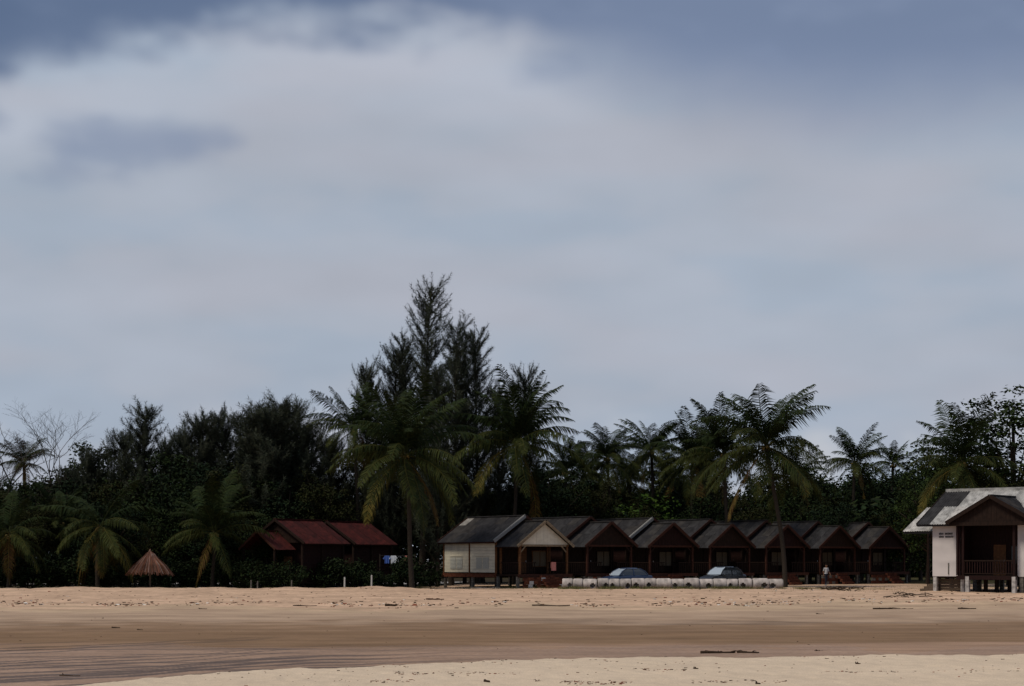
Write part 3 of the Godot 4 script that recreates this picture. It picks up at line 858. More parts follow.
func bungalow(i: int, label: String) -> void:
	var th := deg_to_rad(37.0)
	var L := 6.64
	var d0 := 131.0
	var apex := Vector3((546.0 - 512.0) * d0 / F, 0, -d0) + Vector3(cos(th), 0, -sin(th)) * L * i
	var g := ground(apex.x, -apex.z)
	var o := thing("beach_bungalow", label, "bungalow", Vector3(apex.x, g, apex.z), th + deg_to_rad([0.0, 0.8, -1.2, 0.6, -0.5, 1.4, -1.0][i]), "bungalows in the grey roofed row")
	var first := i == 0
	var P := 2.56
	var D := 7.7
	var W := 3.08
	var ridge := 5.58
	var eave := 3.58
	var pw := 2.75
	var pr := 5.12
	var pe := 3.2
	var fl := 1.05
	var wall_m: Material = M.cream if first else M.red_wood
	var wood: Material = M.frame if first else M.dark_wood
	# stilts
	for x: float in [-2.55, 0.0, 2.55]:
		for z: float in [-0.25, -2.75, -6.1, -9.9]:
			if z == -0.25 and x == 0.0: continue
			block(o, "stilt", Vector3(x, 0.4, z), Vector3(0.2, 0.96, 0.2), M.post_conc)
	# floor and its edge beams
	block(o, "floor", Vector3(0, fl - 0.06, -5.1), Vector3(5.3, 0.12, 10.0), M.dark_wood)
	block(o, "floor_beam", Vector3(-2.68, fl - 0.09, -6.5), Vector3(0.1, 0.3, 7.3), M.terracotta2 if first else M.barge)
	block(o, "floor_beam", Vector3(2.68, fl - 0.09, -6.5), Vector3(0.1, 0.3, 7.3), M.barge)
	block(o, "floor_beam", Vector3(0, fl - 0.09, -0.05), Vector3(5.3, 0.24, 0.1), M.barge)
	# left wall: two bays
	for k in 2:
		var z := -4.65 - 3.55 * k
		if first:
			for b in 10:
				block(o, "wall_board", Vector3(-2.62 - (0.006 if b % 2 else 0.0), 1.3 + b * 0.245, z), Vector3(0.05, 0.236, 3.36), [M.cream, M.cream2, M.cream][(b * 3 + k) % 3])
			# pale louvred shutters
			for s in 2:
				for sl in 8:
					block(o, "shutter_slat", Vector3(-2.67, 1.52 + sl * 0.11, z + 0.45 * (s * 2 - 1)), Vector3(0.03, 0.1, 0.78), M.louver, Basis(Vector3.BACK, -0.35))
				block(o, "shutter_frame", Vector3(-2.66, 2.46, z + 0.45 * (s * 2 - 1)), Vector3(0.06, 0.06, 0.86), M.cream2)
		else:
			var w := part(o, "side_wall", planks(Vector2(3.4, 2.45), 10, 0.05, false), wall_m)
			w.transform = Transform3D(Basis(Vector3.UP, -PI / 2), Vector3(-2.62, 1.15, z))
	for z: float in [-2.92, -6.42, -9.95]:
		block(o, "wall_post", Vector3(-2.64, 2.35, z), Vector3(0.12, 2.6, 0.13), wood)
		block(o, "wall_post", Vector3(2.64, 2.35, z), Vector3(0.12, 2.6, 0.13), wood)
	block(o, "wall_plate", Vector3(-2.64, 3.68, -6.4), Vector3(0.12, 0.14, 7.2), wood)
	block(o, "wall_plate", Vector3(2.64, 3.68, -6.4), Vector3(0.12, 0.14, 7.2), wood)
	for k in 2:
		var w2 := part(o, "side_wall", planks(Vector2(3.4, 2.45), 10, 0.05, false), wall_m if not first else M.cream2)
		w2.transform = Transform3D(Basis(Vector3.UP, PI / 2), Vector3(2.62, 1.15, -4.65 - 3.55 * k))
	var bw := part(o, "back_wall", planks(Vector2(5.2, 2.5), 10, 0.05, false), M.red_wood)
	bw.position = Vector3(0, 1.12, -10.0)
	bw.rotation.y = PI
	var bg := part(o, "back_gable", gable_mesh(2.62, 1.72, 16, 0.05), M.dark_wood)
	bg.position = Vector3(0, 3.66, -10.0)
	# front wall with door and curtained window under the porch
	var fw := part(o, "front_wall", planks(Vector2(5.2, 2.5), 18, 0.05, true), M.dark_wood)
	fw.position = Vector3(0, 1.12, -2.95)
	var fg := part(o, "front_gable", gable_mesh(2.62, 1.72, 16, 0.05), M.dark_wood)
	fg.position = Vector3(0, 3.66, -2.95)
	var door := block(o, "door", Vector3(-0.1, 2.1, -2.89), Vector3(0.85, 1.95, 0.05), M.frame if first else M.red_wood)
	door.name = "door"
	block(o, "door_handle", Vector3(0.23, 2.05, -2.85), Vector3(0.04, 0.12, 0.05), M.rim)
	window(o, Vector3(1.65, 2.25, -2.9), Vector2(1.5, 1.15), 0.0, M.curtain, M.frame if first else M.red_wood)
	# porch posts, plates, braces and railing
	for x: float in [-2.3, 2.3]:
		block(o, "porch_post", Vector3(x, 2.12, -0.3), Vector3(0.14, 2.14, 0.14), M.frame if first else M.barge)
		block(o, "porch_post", Vector3(x, 2.12, -2.75), Vector3(0.14, 2.14, 0.14), wood)
		block(o, "porch_plate", Vector3(x, 3.26, -1.45), Vector3(0.14, 0.14, 2.6), wood)
		var sx := signf(x)
		bar(o, "brace", Vector3(x - sx * 0.06, 2.75, -0.3), Vector3(x - sx * 0.55, 3.24, -0.3), 0.08, 0.08, M.barge_cream if first else wood)
	block(o, "porch_tie", Vector3(0, 3.27, -0.3), Vector3(4.5, 0.15, 0.11), M.barge_cream if first else M.barge)
	var pg := part(o, "porch_gable", gable_mesh(2.45, 1.68, 14, 0.04), M.cream if first else [M.red_wood, M.dark_wood][i % 2])
	pg.position = Vector3(0, 3.35, -0.3)
	for x: float in [-1.0, 1.0]:
		block(o, "hand_rail", Vector3(x * 2.3, 1.95, -1.5), Vector3(0.07, 0.07, 2.3), M.dark_wood)
		block(o, "hand_rail", Vector3(x * 1.5, 1.95, -0.3), Vector3(1.5, 0.07, 0.07), M.dark_wood)
		for k in 7:
			block(o, "baluster", Vector3(x * (0.9 + 0.2 * k), 1.5, -0.3), Vector3(0.045, 0.86, 0.045), M.dark_wood)
		for k in 9:
			block(o, "baluster", Vector3(x * 2.3, 1.5, -0.55 - 0.24 * k), Vector3(0.045, 0.86, 0.045), M.dark_wood)
	# steps and low terracotta walls before the porch
	for k in 4:
		block(o, "step", Vector3(0, 0.12 + 0.24 * k, 0.95 - 0.26 * k), Vector3(1.3, 0.24, 0.3), M.terracotta)
	if first:
		for k in 9:
			for j in 3:
				if (k * 7 + j * 5) % 11 == 3: continue
				block(o, "wall_block", Vector3(-2.2 + 0.42 * k + 0.1 * (j % 2), 0.15 + 0.27 * j, 0.28 + 0.01 * ((k + j) % 2)), Vector3(0.4, 0.25, 0.16), M.white_paint if (k + 2 * j) % 7 == 1 or (k == 1 and j < 2) else [M.terracotta, M.terracotta2][(k + j) % 2])
	else:
		for k in 5:
			for j in 3:
				block(o, "wall_block", Vector3(-2.4 + 0.42 * k, 0.15 + 0.27 * j, 0.18 + 0.01 * ((k + j) % 2)), Vector3(0.4, 0.25, 0.16), [M.terracotta, M.terracotta2, M.terracotta, M.post_conc][(k * 2 + j + i) % 4])
	# roofs
	var pick := func(a: int, b: int) -> Material: return M.sheet_pale if first and a == 0 and b == 0 else M.sheet[(a * 7 + b * 3 + i * 5 + (a * b) % 3) % 4]
	var pick2 := func(a: int, b: int) -> Material: return M.sheet[(a * 3 + b * 5 + i * 2) % 4]
	var zb := -P - D
	for sx: float in [-1.0, 1.0]:
		slope(o, Vector3(0, ridge, zb), Vector3(0, 0, D), Vector3(sx * W, eave - ridge, 0), 8, 3, pick)
		slope(o, Vector3(0, pr, -P - 0.35), Vector3(0, 0, P + 0.35), Vector3(sx * pw, pe - pr, 0), 3, 2, pick2)
		bar(o, "verge_board", Vector3(sx * 0.02, ridge + 0.0, -P + 0.03), Vector3(sx * W, eave + 0.0, -P + 0.03), 0.05, 0.2, (M.cap if i in [0, 2] else M.barge) if sx < 0 else M.barge)
		bar(o, "barge_board", Vector3(sx * 0.02, pr, 0.03), Vector3(sx * (pw + 0.02), pe, 0.03), 0.05, 0.22, M.barge_cream if first else M.barge)
		bar(o, "verge_board", Vector3(sx * 0.02, ridge, zb - 0.03), Vector3(sx * W, eave, zb - 0.03), 0.05, 0.2, M.barge)
		bar(o, "fascia", Vector3(sx * (W - 0.06), eave - 0.06, zb), Vector3(sx * (W - 0.06), eave - 0.06, -P), 0.04, 0.16, M.dark_wood if not first else M.barge)
		bar(o, "fascia", Vector3(sx * (pw - 0.05), pe - 0.05, -P), Vector3(sx * (pw - 0.05), pe - 0.05, 0), 0.04, 0.14, M.dark_wood)
	bar(o, "ridge_cap", Vector3(0, ridge + 0.08, zb), Vector3(0, ridge + 0.08, -P + 0.04), 0.3, 0.07, M.sheet[1])
	bar(o, "ridge_cap", Vector3(0, pr + 0.08, -P), Vector3(0, pr + 0.08, 0.04), 0.28, 0.07, M.sheet[3])
	# verge cap over the main slope, pale on some
	if i in [0, 2]:
		bar(o, "verge_cap", Vector3(-0.05, ridge + 0.12, -P - 0.06), Vector3(-W, eave + 0.12, -P - 0.06), 0.16, 0.05, M.cap)

func red_cottage(px: float, d: float, label: String, porch: bool) -> void:
	var th := deg_to_rad(-37.0)
	var x := (px - 512.0) * d / F
	var o := thing("red_roofed_cottage", label, "cottage", Vector3(x, ground(x, d), -d), th, "cottages with dark red roofs")
	var W := 3.2
	var D := 5.2
	var ridge := 5.55
	var eave := 3.7
	for sx: float in [-2.7, 2.7]:
		for z: float in [-0.3, -2.5, -4.9]:
			block(o, "post", Vector3(sx, 1.85, z), Vector3(0.18, 3.8, 0.18), M.dark_wood)
		var w := part(o, "side_wall", planks(Vector2(4.5, 3.05), 12, 0.05, false), M.red_wood)
		w.transform = Transform3D(Basis(Vector3.UP, PI / 2 * signf(sx)), Vector3(sx * 0.98, 0.75, -2.6))
	block(o, "floor", Vector3(0, 0.62, -2.6), Vector3(5.6, 0.14, 5.0), M.dark_wood)
	var fw := part(o, "front_wall", planks(Vector2(5.3, 3.1), 18, 0.05, true), M.red_wood)
	fw.position = Vector3(0, 0.7, -0.9)
	var bw := part(o, "back_wall", planks(Vector2(5.3, 3.1), 18, 0.05, true), M.red_wood)
	bw.position = Vector3(0, 0.7, -5.0)
	var fg := part(o, "front_gable", gable_mesh(2.9, 1.65, 16, 0.05), M.dark_wood)
	fg.position = Vector3(0, 3.75, -0.25)
	var bg := part(o, "back_gable", gable_mesh(2.9, 1.65, 16, 0.05), M.dark_wood)
	bg.position = Vector3(0, 3.75, -5.02)
	block(o, "door", Vector3(0.6, 1.7, -0.84), Vector3(0.9, 1.95, 0.05), M.frame)
	window(o, Vector3(-1.2, 1.95, -0.85), Vector2(1.2, 1.1), 0.0, M.dark_glass, M.frame)
	var pick := func(a: int, b: int) -> Material: return M.sheet_red[(a * 5 + b * 3) % 3]
	for sx: float in [-1.0, 1.0]:
		slope(o, Vector3(0, ridge, -D), Vector3(0, 0, D), Vector3(sx * W, eave - ridge, 0), 6, 3, pick)
		bar(o, "barge_board", Vector3(sx * 0.02, ridge, 0.03), Vector3(sx * W, eave, 0.03), 0.05, 0.2, M.dark_wood)
		bar(o, "fascia", Vector3(sx * (W - 0.06), eave - 0.05, -D), Vector3(sx * (W - 0.06), eave - 0.05, 0), 0.04, 0.16, M.dark_wood)
	bar(o, "ridge_cap", Vector3(0, ridge + 0.08, -D), Vector3(0, ridge + 0.08, 0.03), 0.28, 0.07, M.sheet_red[1])
	if porch:
		for sx: float in [-1.0, 1.0]:
			slope(o, Vector3(0, 4.62, -0.25), Vector3(0, 0, 2.2), Vector3(sx * 2.0, -1.4, 0), 2, 2, pick)
			bar(o, "barge_board", Vector3(sx * 0.02, 4.62, 1.98), Vector3(sx * 2.0, 3.22, 1.98), 0.05, 0.18, M.barge)
			block(o, "porch_post", Vector3(sx * 1.7, 1.6, 1.75), Vector3(0.14, 3.5, 0.14), M.dark_wood)
		bar(o, "ridge_cap", Vector3(0, 4.69, -0.2), Vector3(0, 4.69, 1.99), 0.25, 0.06, M.sheet_red[0])
		block(o, "floor", Vector3(0, 0.6, 0.9), Vector3(3.6, 0.12, 1.9), M.dark_wood)
		for k in 12:
			block(o, "baluster", Vector3(-1.65 + 0.3 * k, 1.05, 1.78), Vector3(0.05, 0.8, 0.05), M.red_wood)
		block(o, "hand_rail", Vector3(0, 1.48, 1.78), Vector3(3.4, 0.07, 0.08), M.red_wood)

func white_house() -> void:
	var th := deg_to_rad(-40.0)
	var d := 115.0
	var x := (991.0 - 512.0) * d / F
	var o := thing("white_stilt_house", "white walled house on stilts with patched grey sheet roof and dark veranda", "house", Vector3(x, 0.0, -d), th)
	var ez := -0.3
	var ridge_z := -4.83
	var ey := 4.66
	var ry := 7.02
	var xl := -5.6
	var xr := 5.9
	# stilts: whitewashed in front, raw posts behind
	for sx: float in [-4.55, -2.5, 1.75, 4.95]:
		for z: float in [-1.05, -3.6, -7.4]:
			block(o, "stilt", Vector3(sx, 0.35, z), Vector3(0.26, 1.35, 0.26), M.stilt_white if z > -2.0 and sx < 1.0 else M.post_conc)
	for sx: float in [-1.84, 1.5]:
		block(o, "stilt", Vector3(sx, 0.35, -0.35), Vector3(0.26, 1.35, 0.26), M.stilt_white)
	for sx: float in [-1.1, -0.3, 0.7]:
		for z: float in [-1.6, -5.5]:
			block(o, "stilt", Vector3(sx, 0.35, z), Vector3(0.22, 1.35, 0.22), M.dark_wood)
	for k in 4:
		block(o, "underfloor_board", Vector3(-3.6, 0.14 + k * 0.2, -1.5 - 0.01 * (k % 2)), Vector3(1.8, 0.185, 0.06), M.drift_grey)
	block(o, "floor", Vector3(0.17, 0.97, -4.5), Vector3(9.7, 0.14, 6.9), M.dark_wood)
	block(o, "floor_beam", Vector3(-0.5, 0.94, -0.32), Vector3(4.3, 0.26, 0.12), M.red_wood)
	block(o, "veranda_floor", Vector3(-0.52, 1.06, -0.68), Vector3(4.1, 0.08, 0.7), M.dark_wood)
	# white front walls on both sides of the veranda
	block(o, "wall", Vector3(-3.665, 2.82, -0.95), Vector3(2.09, 3.6, 0.12), M.whitewall)
	block(o, "wall", Vector3(3.27, 2.82, -0.95), Vector3(3.54, 3.6, 0.12), M.whitewall)
	block(o, "wall", Vector3(-4.65, 2.82, -4.5), Vector3(0.12, 3.6, 6.9), M.whitewall)
	block(o, "wall", Vector3(5.04, 2.82, -4.5), Vector3(0.12, 3.6, 6.9), M.whitewall)
	block(o, "wall", Vector3(0.17, 2.82, -7.95), Vector3(9.5, 3.6, 0.12), M.whitewall)
	bar(o, "downpipe", Vector3(-3.5, 1.15, -0.86), Vector3(-3.5, 1.95, -0.86), 0.06, 0.06, M.post_conc)
	# lettering on the wall, two lines too small to read
	var lr := RandomNumberGenerator.new()
	lr.seed = 8
	var sgn := block(o, "wall_lettering", Vector3(-3.68, 3.85, -0.884), Vector3(1.2, 0.46, 0.012), M.whitewall)
	sgn.set_meta("label", "two short rows of small black lettering")
	for row in 2:
		var lx := -4.22
		var k := 0
		while lx < -3.2:
			var w := lr.randf_range(0.055, 0.085)
			if k != 4:
				block(o, "letter", Vector3(lx + w * 0.5, 3.97 - 0.21 * row, -0.874), Vector3(w, 0.13, 0.012), M.black_paint)
				if k % 3 == 1:
					block(o, "letter", Vector3(lx + w * 0.5, 4.055 - 0.21 * row, -0.874), Vector3(0.03, 0.03, 0.012), M.black_paint)
			lx += w + 0.022
			k += 1
	# veranda: dark boarded recess, door, window, posts and railing
	var vw := part(o, "veranda_wall", planks(Vector2(4.3, 3.6), 20, 0.05, true), M.red_wood)
	vw.position = Vector3(-0.55, 1.04, -2.6)
	for sx: float in [-2.585, 1.465]:
		var sw := part(o, "veranda_side", planks(Vector2(1.7, 3.6), 8, 0.05, true), M.red_wood)
		sw.transform = Transform3D(Basis(Vector3.UP, PI / 2 * -signf(sx)), Vector3(sx, 1.04, -1.75))
	block(o, "veranda_ceiling", Vector3(-0.55, 4.6, -1.6), Vector3(4.4, 0.05, 2.1), M.dark_wood)
	block(o, "door", Vector3(-0.5, 2.15, -2.54), Vector3(0.9, 2.1, 0.05), M.frame)
	block(o, "door_handle", Vector3(-0.15, 2.1, -2.5), Vector3(0.04, 0.12, 0.05), M.rim)
	window(o, Vector3(0.85, 2.5, -2.55), Vector2(1.1, 1.2), 0.0, M.dark_glass, M.dark_wood)
	for sx: float in [-2.62, -2.2, 1.45]:
		block(o, "veranda_post", Vector3(sx, 2.85, -0.42), Vector3(0.15, 3.5, 0.15), M.red_wood)
	block(o, "corner_board", Vector3(-2.69, 2.82, -0.86), Vector3(0.16, 3.6, 0.05), M.red_wood)
	block(o, "hand_rail", Vector3(-0.4, 2.1, -0.42), Vector3(3.6, 0.09, 0.09), M.dark_wood)
	block(o, "foot_rail", Vector3(-0.4, 1.22, -0.42), Vector3(3.6, 0.07, 0.07), M.dark_wood)
	for k in 19:
		block(o, "baluster", Vector3(-2.1 + 0.187 * k, 1.66, -0.42), Vector3(0.07, 0.8, 0.03), M.red_wood)
	block(o, "veranda_beam", Vector3(-0.05, 4.62, -0.12), Vector3(6.1, 0.26, 0.12), M.dark_wood)
	var gm := part(o, "gable", gable_mesh(3.0, 1.66, 18, 0.05), M.dark_wood)
	gm.position = Vector3(0, 4.75, -0.13)
	# main roof, patched with dark and bleached sheets
	var pick := func(a: int, b: int) -> Material: return M.sheet[(a + b) % 3] if a == 0 or (a < 2 and b == 0) else M.sheet_light[(a * 5 + b * 2 + (a * a) % 3) % 3]
	slope(o, Vector3(xl, ry, ridge_z), Vector3(xr - xl, 0, 0), Vector3(0, ey - ry, ez - ridge_z), 12, 2, pick)
	slope(o, Vector3(xl, ry, ridge_z), Vector3(xr - xl, 0, 0), Vector3(0, ey - ry, -4.53), 12, 2, pick)
	bar(o, "ridge_cap", Vector3(xl, ry + 0.08, ridge_z), Vector3(xr, ry + 0.08, ridge_z), 0.07, 0.3, M.sheet_light[2])
	bar(o, "fascia", Vector3(xl, ey - 0.1, ez - 0.06), Vector3(-3.1, ey - 0.1, ez - 0.06), 0.04, 0.16, M.black_paint)
	bar(o, "verge_board", Vector3(xl - 0.03, ry - 0.05, ridge_z), Vector3(xl - 0.03, ey - 0.05, ez), 0.05, 0.2, M.dark_wood)
	for sx: float in [-4.65, 5.04]:
		var ge := part(o, "end_gable", gable_mesh(3.5, 2.15, 18, 0.06), M.dark_wood)
		ge.transform = Transform3D(Basis(Vector3.UP, PI / 2), Vector3(sx, 4.63, -4.83))
	# porch roof
	var dark := func(a: int, b: int) -> Material: return M.sheet[(a * 3 + b) % 4]
	var mixed := func(a: int, b: int) -> Material: return M.sheet_light[(a + b) % 3]
	slope(o, Vector3(0, 6.47, -3.9), Vector3(0, 0, 4.05), Vector3(3.2, -1.78, 0), 4, 2, dark)
	slope(o, Vector3(0, 6.47, -3.9), Vector3(0, 0, 4.05), Vector3(-3.2, -1.78, 0), 4, 2, mixed)
	for sx: float in [-1.0, 1.0]:
		bar(o, "barge_board", Vector3(sx * 0.02, 6.45, 0.18), Vector3(sx * 3.22, 4.68, 0.18), 0.05, 0.26, M.dark_wood)
	bar(o, "ridge_cap", Vector3(0, 6.55, -3.8), Vector3(0, 6.55, 0.2), 0.28, 0.07, M.sheet[0])
	# lean-to roof at the side
	var light := func(a: int, b: int) -> Material: return M.sheet_light[(a * 2 + b) % 3]
	slope(o, Vector3(-7.54, 5.95, -5.76), Vector3(2.8, 0, 0), Vector3(0, -1.73, 3.76), 3, 2, light)
	bar(o, "fascia", Vector3(-7.54, 4.1, -2.06), Vector3(-4.75, 4.1, -2.06), 0.04, 0.14, M.black_paint)
	for p in [Vector3(-4.82, 0, -2.2), Vector3(-7.3, 0, -5.5), Vector3(-4.9, 0, -5.5)]:
		var h := 4.05 if p.z > -3.0 else 5.6
		block(o, "lean_to_post", Vector3(p.x, h * 0.5 - 0.1, p.z), Vector3(0.14, h + 0.2, 0.14), M.dark_wood)
	# brick steps at the side
	for k in 3:
		block(o, "step", Vector3(-5.25 + 0.15 * k, 0.05 + 0.17 * k, -1.6), Vector3(1.1 - 0.3 * k, 0.17, 0.9), M.drift_grey)

# ------------------------------------------------------------------ cars
func car(label: String, at: Vector3, turn: float, paint: Material, h_scale: float) -> void:
	var o := thing("parked_car", label, "car", at, turn, "cars parked before the bungalows")
	# length along z, front at +z; stations: z, half width, sill y, belt y
	var st := [[-2.15, 0.62, 0.42, 0.72], [-2.05, 0.76, 0.3, 0.88], [-1.6, 0.83, 0.24, 0.93], [-0.9, 0.85, 0.22, 0.93], [0.0, 0.86, 0.22, 0.92], [0.8, 0.85, 0.22, 0.9], [1.35, 0.83, 0.24, 0.83], [1.85, 0.77, 0.28, 0.72], [2.1, 0.64, 0.36, 0.6]]
	var m := MB.new()
	var rings := []
	for s in st:
		var ring := []
		var hw: float = s[1]
		var y0: float = s[2]
		var y1: float = s[3] * h_scale
		var half := [Vector2(0, y0), Vector2(hw * 0.9, y0), Vector2(hw, lerpf(y0, y1, 0.25)), Vector2(hw * 1.01, lerpf(y0, y1, 0.6)), Vector2(hw * 0.95, lerpf(y0, y1, 0.9)), Vector2(hw * 0.82, y1 + 0.01), Vector2(0, y1 + 0.05)]
		for p in half: ring.append(Vector3(p.x, p.y, s[0]))
		for k in range(half.size() - 2, 0, -1): ring.append(Vector3(-half[k].x, half[k].y, s[0]))
		rings.append(ring)
	var n: int = rings[0].size()
	for i in rings.size() - 1:
		for k in n:
			var l := (k + 1) % n
			m.quad(rings[i][k], rings[i][l], rings[i + 1][l], rings[i + 1][k])
	for k in range(1, n - 1):
		m.tri(rings[0][0], rings[0][k + 1], rings[0][k])
		m.tri(rings[-1][0], rings[-1][k], rings[-1][k + 1])
	part(o, "body", m, paint)
	# cabin: glass house with painted roof and pillars
	var by := 0.92 * h_scale
	var ry := 1.42 * h_scale
	var B := [Vector3(0.74, by, 0.95), Vector3(-0.74, by, 0.95), Vector3(-0.74, by, -1.65), Vector3(0.74, by, -1.65)]
	var R := [Vector3(0.57, ry, 0.2), Vector3(-0.57, ry, 0.2), Vector3(-0.57, ry, -0.95), Vector3(0.57, ry, -0.95)]
	var C := []
	for k in 4:
		C.append(B[k].lerp(R[k], 0.55) + Vector3(signf(B[k].x) * 0.03, 0.0, 0.13 if k < 2 else -0.15))
	var rm := MB.new()
	var low := []
	var top := []
	for k in 16:
		var an := TAU * (k + 0.5) / 16
		var px := pow(absf(cos(an)), 0.55) * signf(cos(an))
		var pz := pow(absf(sin(an)), 0.55) * signf(sin(an))
		low.append(Vector3(px * 0.63, ry - 0.02, pz * 0.66 - 0.375))
		top.append(Vector3(px * 0.5, ry + 0.045, pz * 0.5 - 0.375))
	for k in 16:
		var l := (k + 1) % 16
		rm.quad(low[l], low[k], top[k], top[l])
		rm.tri(top[l], top[k], Vector3(0, ry + 0.06, -0.375))
		rm.tri(low[k], low[l], Vector3(0, ry - 0.03, -0.375))
	part(o, "car_roof", rm, paint)
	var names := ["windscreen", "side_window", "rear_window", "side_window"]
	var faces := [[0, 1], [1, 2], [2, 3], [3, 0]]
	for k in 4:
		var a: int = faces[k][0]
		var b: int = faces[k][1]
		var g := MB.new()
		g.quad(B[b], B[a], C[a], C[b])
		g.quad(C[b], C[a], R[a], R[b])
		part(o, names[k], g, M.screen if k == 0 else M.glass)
		var pm := MB.new()
		pm.tube([B[a], C[a], R[a]], [0.045, 0.045, 0.04], 6)
		part(o, "pillar", pm, paint)
	for sx: float in [-1.0, 1.0]:
		bar(o, "door_pillar", Vector3(sx * 0.75, by, -0.35), Vector3(sx * 0.69, by + 0.27, -0.35), 0.07, 0.06, paint)
		bar(o, "door_pillar", Vector3(sx * 0.69, by + 0.26, -0.35), Vector3(sx * 0.58, ry, -0.35), 0.07, 0.06, paint)
		for z: float in [-1.35, 1.3]:
			var wm := MB.new()
			wm.tube([Vector3(sx * 0.62, 0.31, z), Vector3(sx * 0.66, 0.31, z), Vector3(sx * 0.8, 0.31, z), Vector3(sx * 0.84, 0.31, z)], [0.27, 0.31, 0.31, 0.27], 16)
			var wh := part(o, "wheel", wm, M.rubber)
			var rim := MB.new()
			rim.tube([Vector3(sx * 0.83, 0.31, z), Vector3(sx * 0.86, 0.31, z)], [0.19, 0.17], 12)
			part(wh, "rim", rim, M.rim)
		var hl := MB.new()
		hl.ball(Vector3(sx * 0.56, 0.6, 1.98), Vector3(0.2, 0.09, 0.12), 10, 6)
		part(o, "headlight", hl, M.lamp)
		block(o, "tail_light", Vector3(sx * 0.6, 0.72, -2.1), Vector3(0.22, 0.14, 0.06), M.taillamp)
		var mi := MB.new()
		mi.ball(Vector3(sx * 0.92, 0.97, 0.72), Vector3(0.09, 0.07, 0.05), 8, 5)
		part(o, "mirror", mi, paint)
	block(o, "bumper", Vector3(0, 0.4, 2.08), Vector3(1.2, 0.16, 0.1), paint)
	block(o, "number_plate", Vector3(0, 0.45, 2.14), Vector3(0.42, 0.12, 0.012), M.white_paint)

# ------------------------------------------------------------------ concrete rings
func ring_mesh(r: RandomNumberGenerator, L: float, rad: float, hole: bool) -> ArrayMesh:
	var m := MB.new()
	var na := 28
	var nl := 10
	var tint := r.randf_range(0.78, 1.06)
	m.col = Color(0.62 * tint, 0.56 * tint, 0.53 * tint)
	var inner := rad - 0.07
	var h0 := 26.4 + r.randf_range(-0.4, 0.4)
	var side := 0 if r.randf() < 0.5 else 1
	var open := func(i: int, k: int) -> bool:
		if not hole: return false
		var ii := i if side == 0 else nl - 1 - i
		var off := absf(wrapf(k + 0.5 - h0, -14.0, 14.0))
		return ii >= 1 and ii <= 4 and off < (2.8 if ii == 2 or ii == 3 else 1.8)
	var pt := func(i: int, k: int, rr: float) -> Vector3:
		var an := TAU * k / na
		var c := 0.0
		if i == 0 or i == nl: c = 0.045
		return Vector3(L * (float(i) / nl - 0.5), rad + sin(an) * (rr - c), cos(an) * (rr - c))
	for i in nl:
		for k in na:
			if open.call(i, k): 
				for e in [[i - 1, k, i, k, i, k + 1], [i + 1, k, i + 1, k, i + 1, k + 1], [i, k - 1, i, k, i + 1, k], [i, k + 1, i, k + 1, i + 1, k + 1]]:
					if e[0] < 0 or e[0] >= nl or not open.call(e[0], posmod(e[1], na)):
						m.quad(pt.call(e[2], e[3], rad), pt.call(e[4], e[5], rad), pt.call(e[4], e[5], inner), pt.call(e[2], e[3], inner))
				continue
			m.quad(pt.call(i, k, rad), pt.call(i + 1, k, rad), pt.call(i + 1, k + 1, rad), pt.call(i, k + 1, rad))
			m.quad(pt.call(i, k, inner), pt.call(i, k + 1, inner), pt.call(i + 1, k + 1, inner), pt.call(i + 1, k, inner))
	for k in na:
		m.quad(pt.call(0, k, rad), pt.call(0, k + 1, rad), pt.call(0, k + 1, inner), pt.call(0, k, inner))
		m.quad(pt.call(nl, k, rad), pt.call(nl, k, inner), pt.call(nl, k + 1, inner), pt.call(nl, k + 1, rad))
	return m.mesh()

func make_pipes() -> void:
	var r := RandomNumberGenerator.new()
	r.seed = 61
	var ords := ["first", "second", "third", "fourth", "fifth", "sixth", "seventh", "eighth", "ninth", "tenth", "eleventh", "twelfth", "thirteenth", "fourteenth", "fifteenth", "sixteenth", "seventeenth"]
	var joints := [562, 573, 583, 597, 609, 620, 631, 645, 656, 671, 684, 699, 713, 727, 738, 752, 768, 783]
	for i in 17:
		var a := Vector3((joints[i] - 512.0) * 127.5 / F, 0, -127.5)
		var b := Vector3((joints[i + 1] - 512.0) * 127.8 / F, 0, -127.8)
		var L := (b - a).length() - r.randf_range(0.06, 0.14)
		var c := (a + b) * 0.5
		var rad := 0.40 + r.randf_range(-0.015, 0.02)
		var hole := not i in [1, 8, 12]
		var y := ground(c.x, -c.z) - r.randf_range(0.03, 0.06)
		solo("concrete_ring", "%s whitewashed concrete drain ring from the left in the long row" % ords[i], "drain ring", ring_mesh(r, L, rad, hole), M.pipe, Vector3(c.x, y, c.z + r.randf_range(-0.09, 0.09)), r.randf_range(-0.13, 0.13), "concrete rings lying in a row")

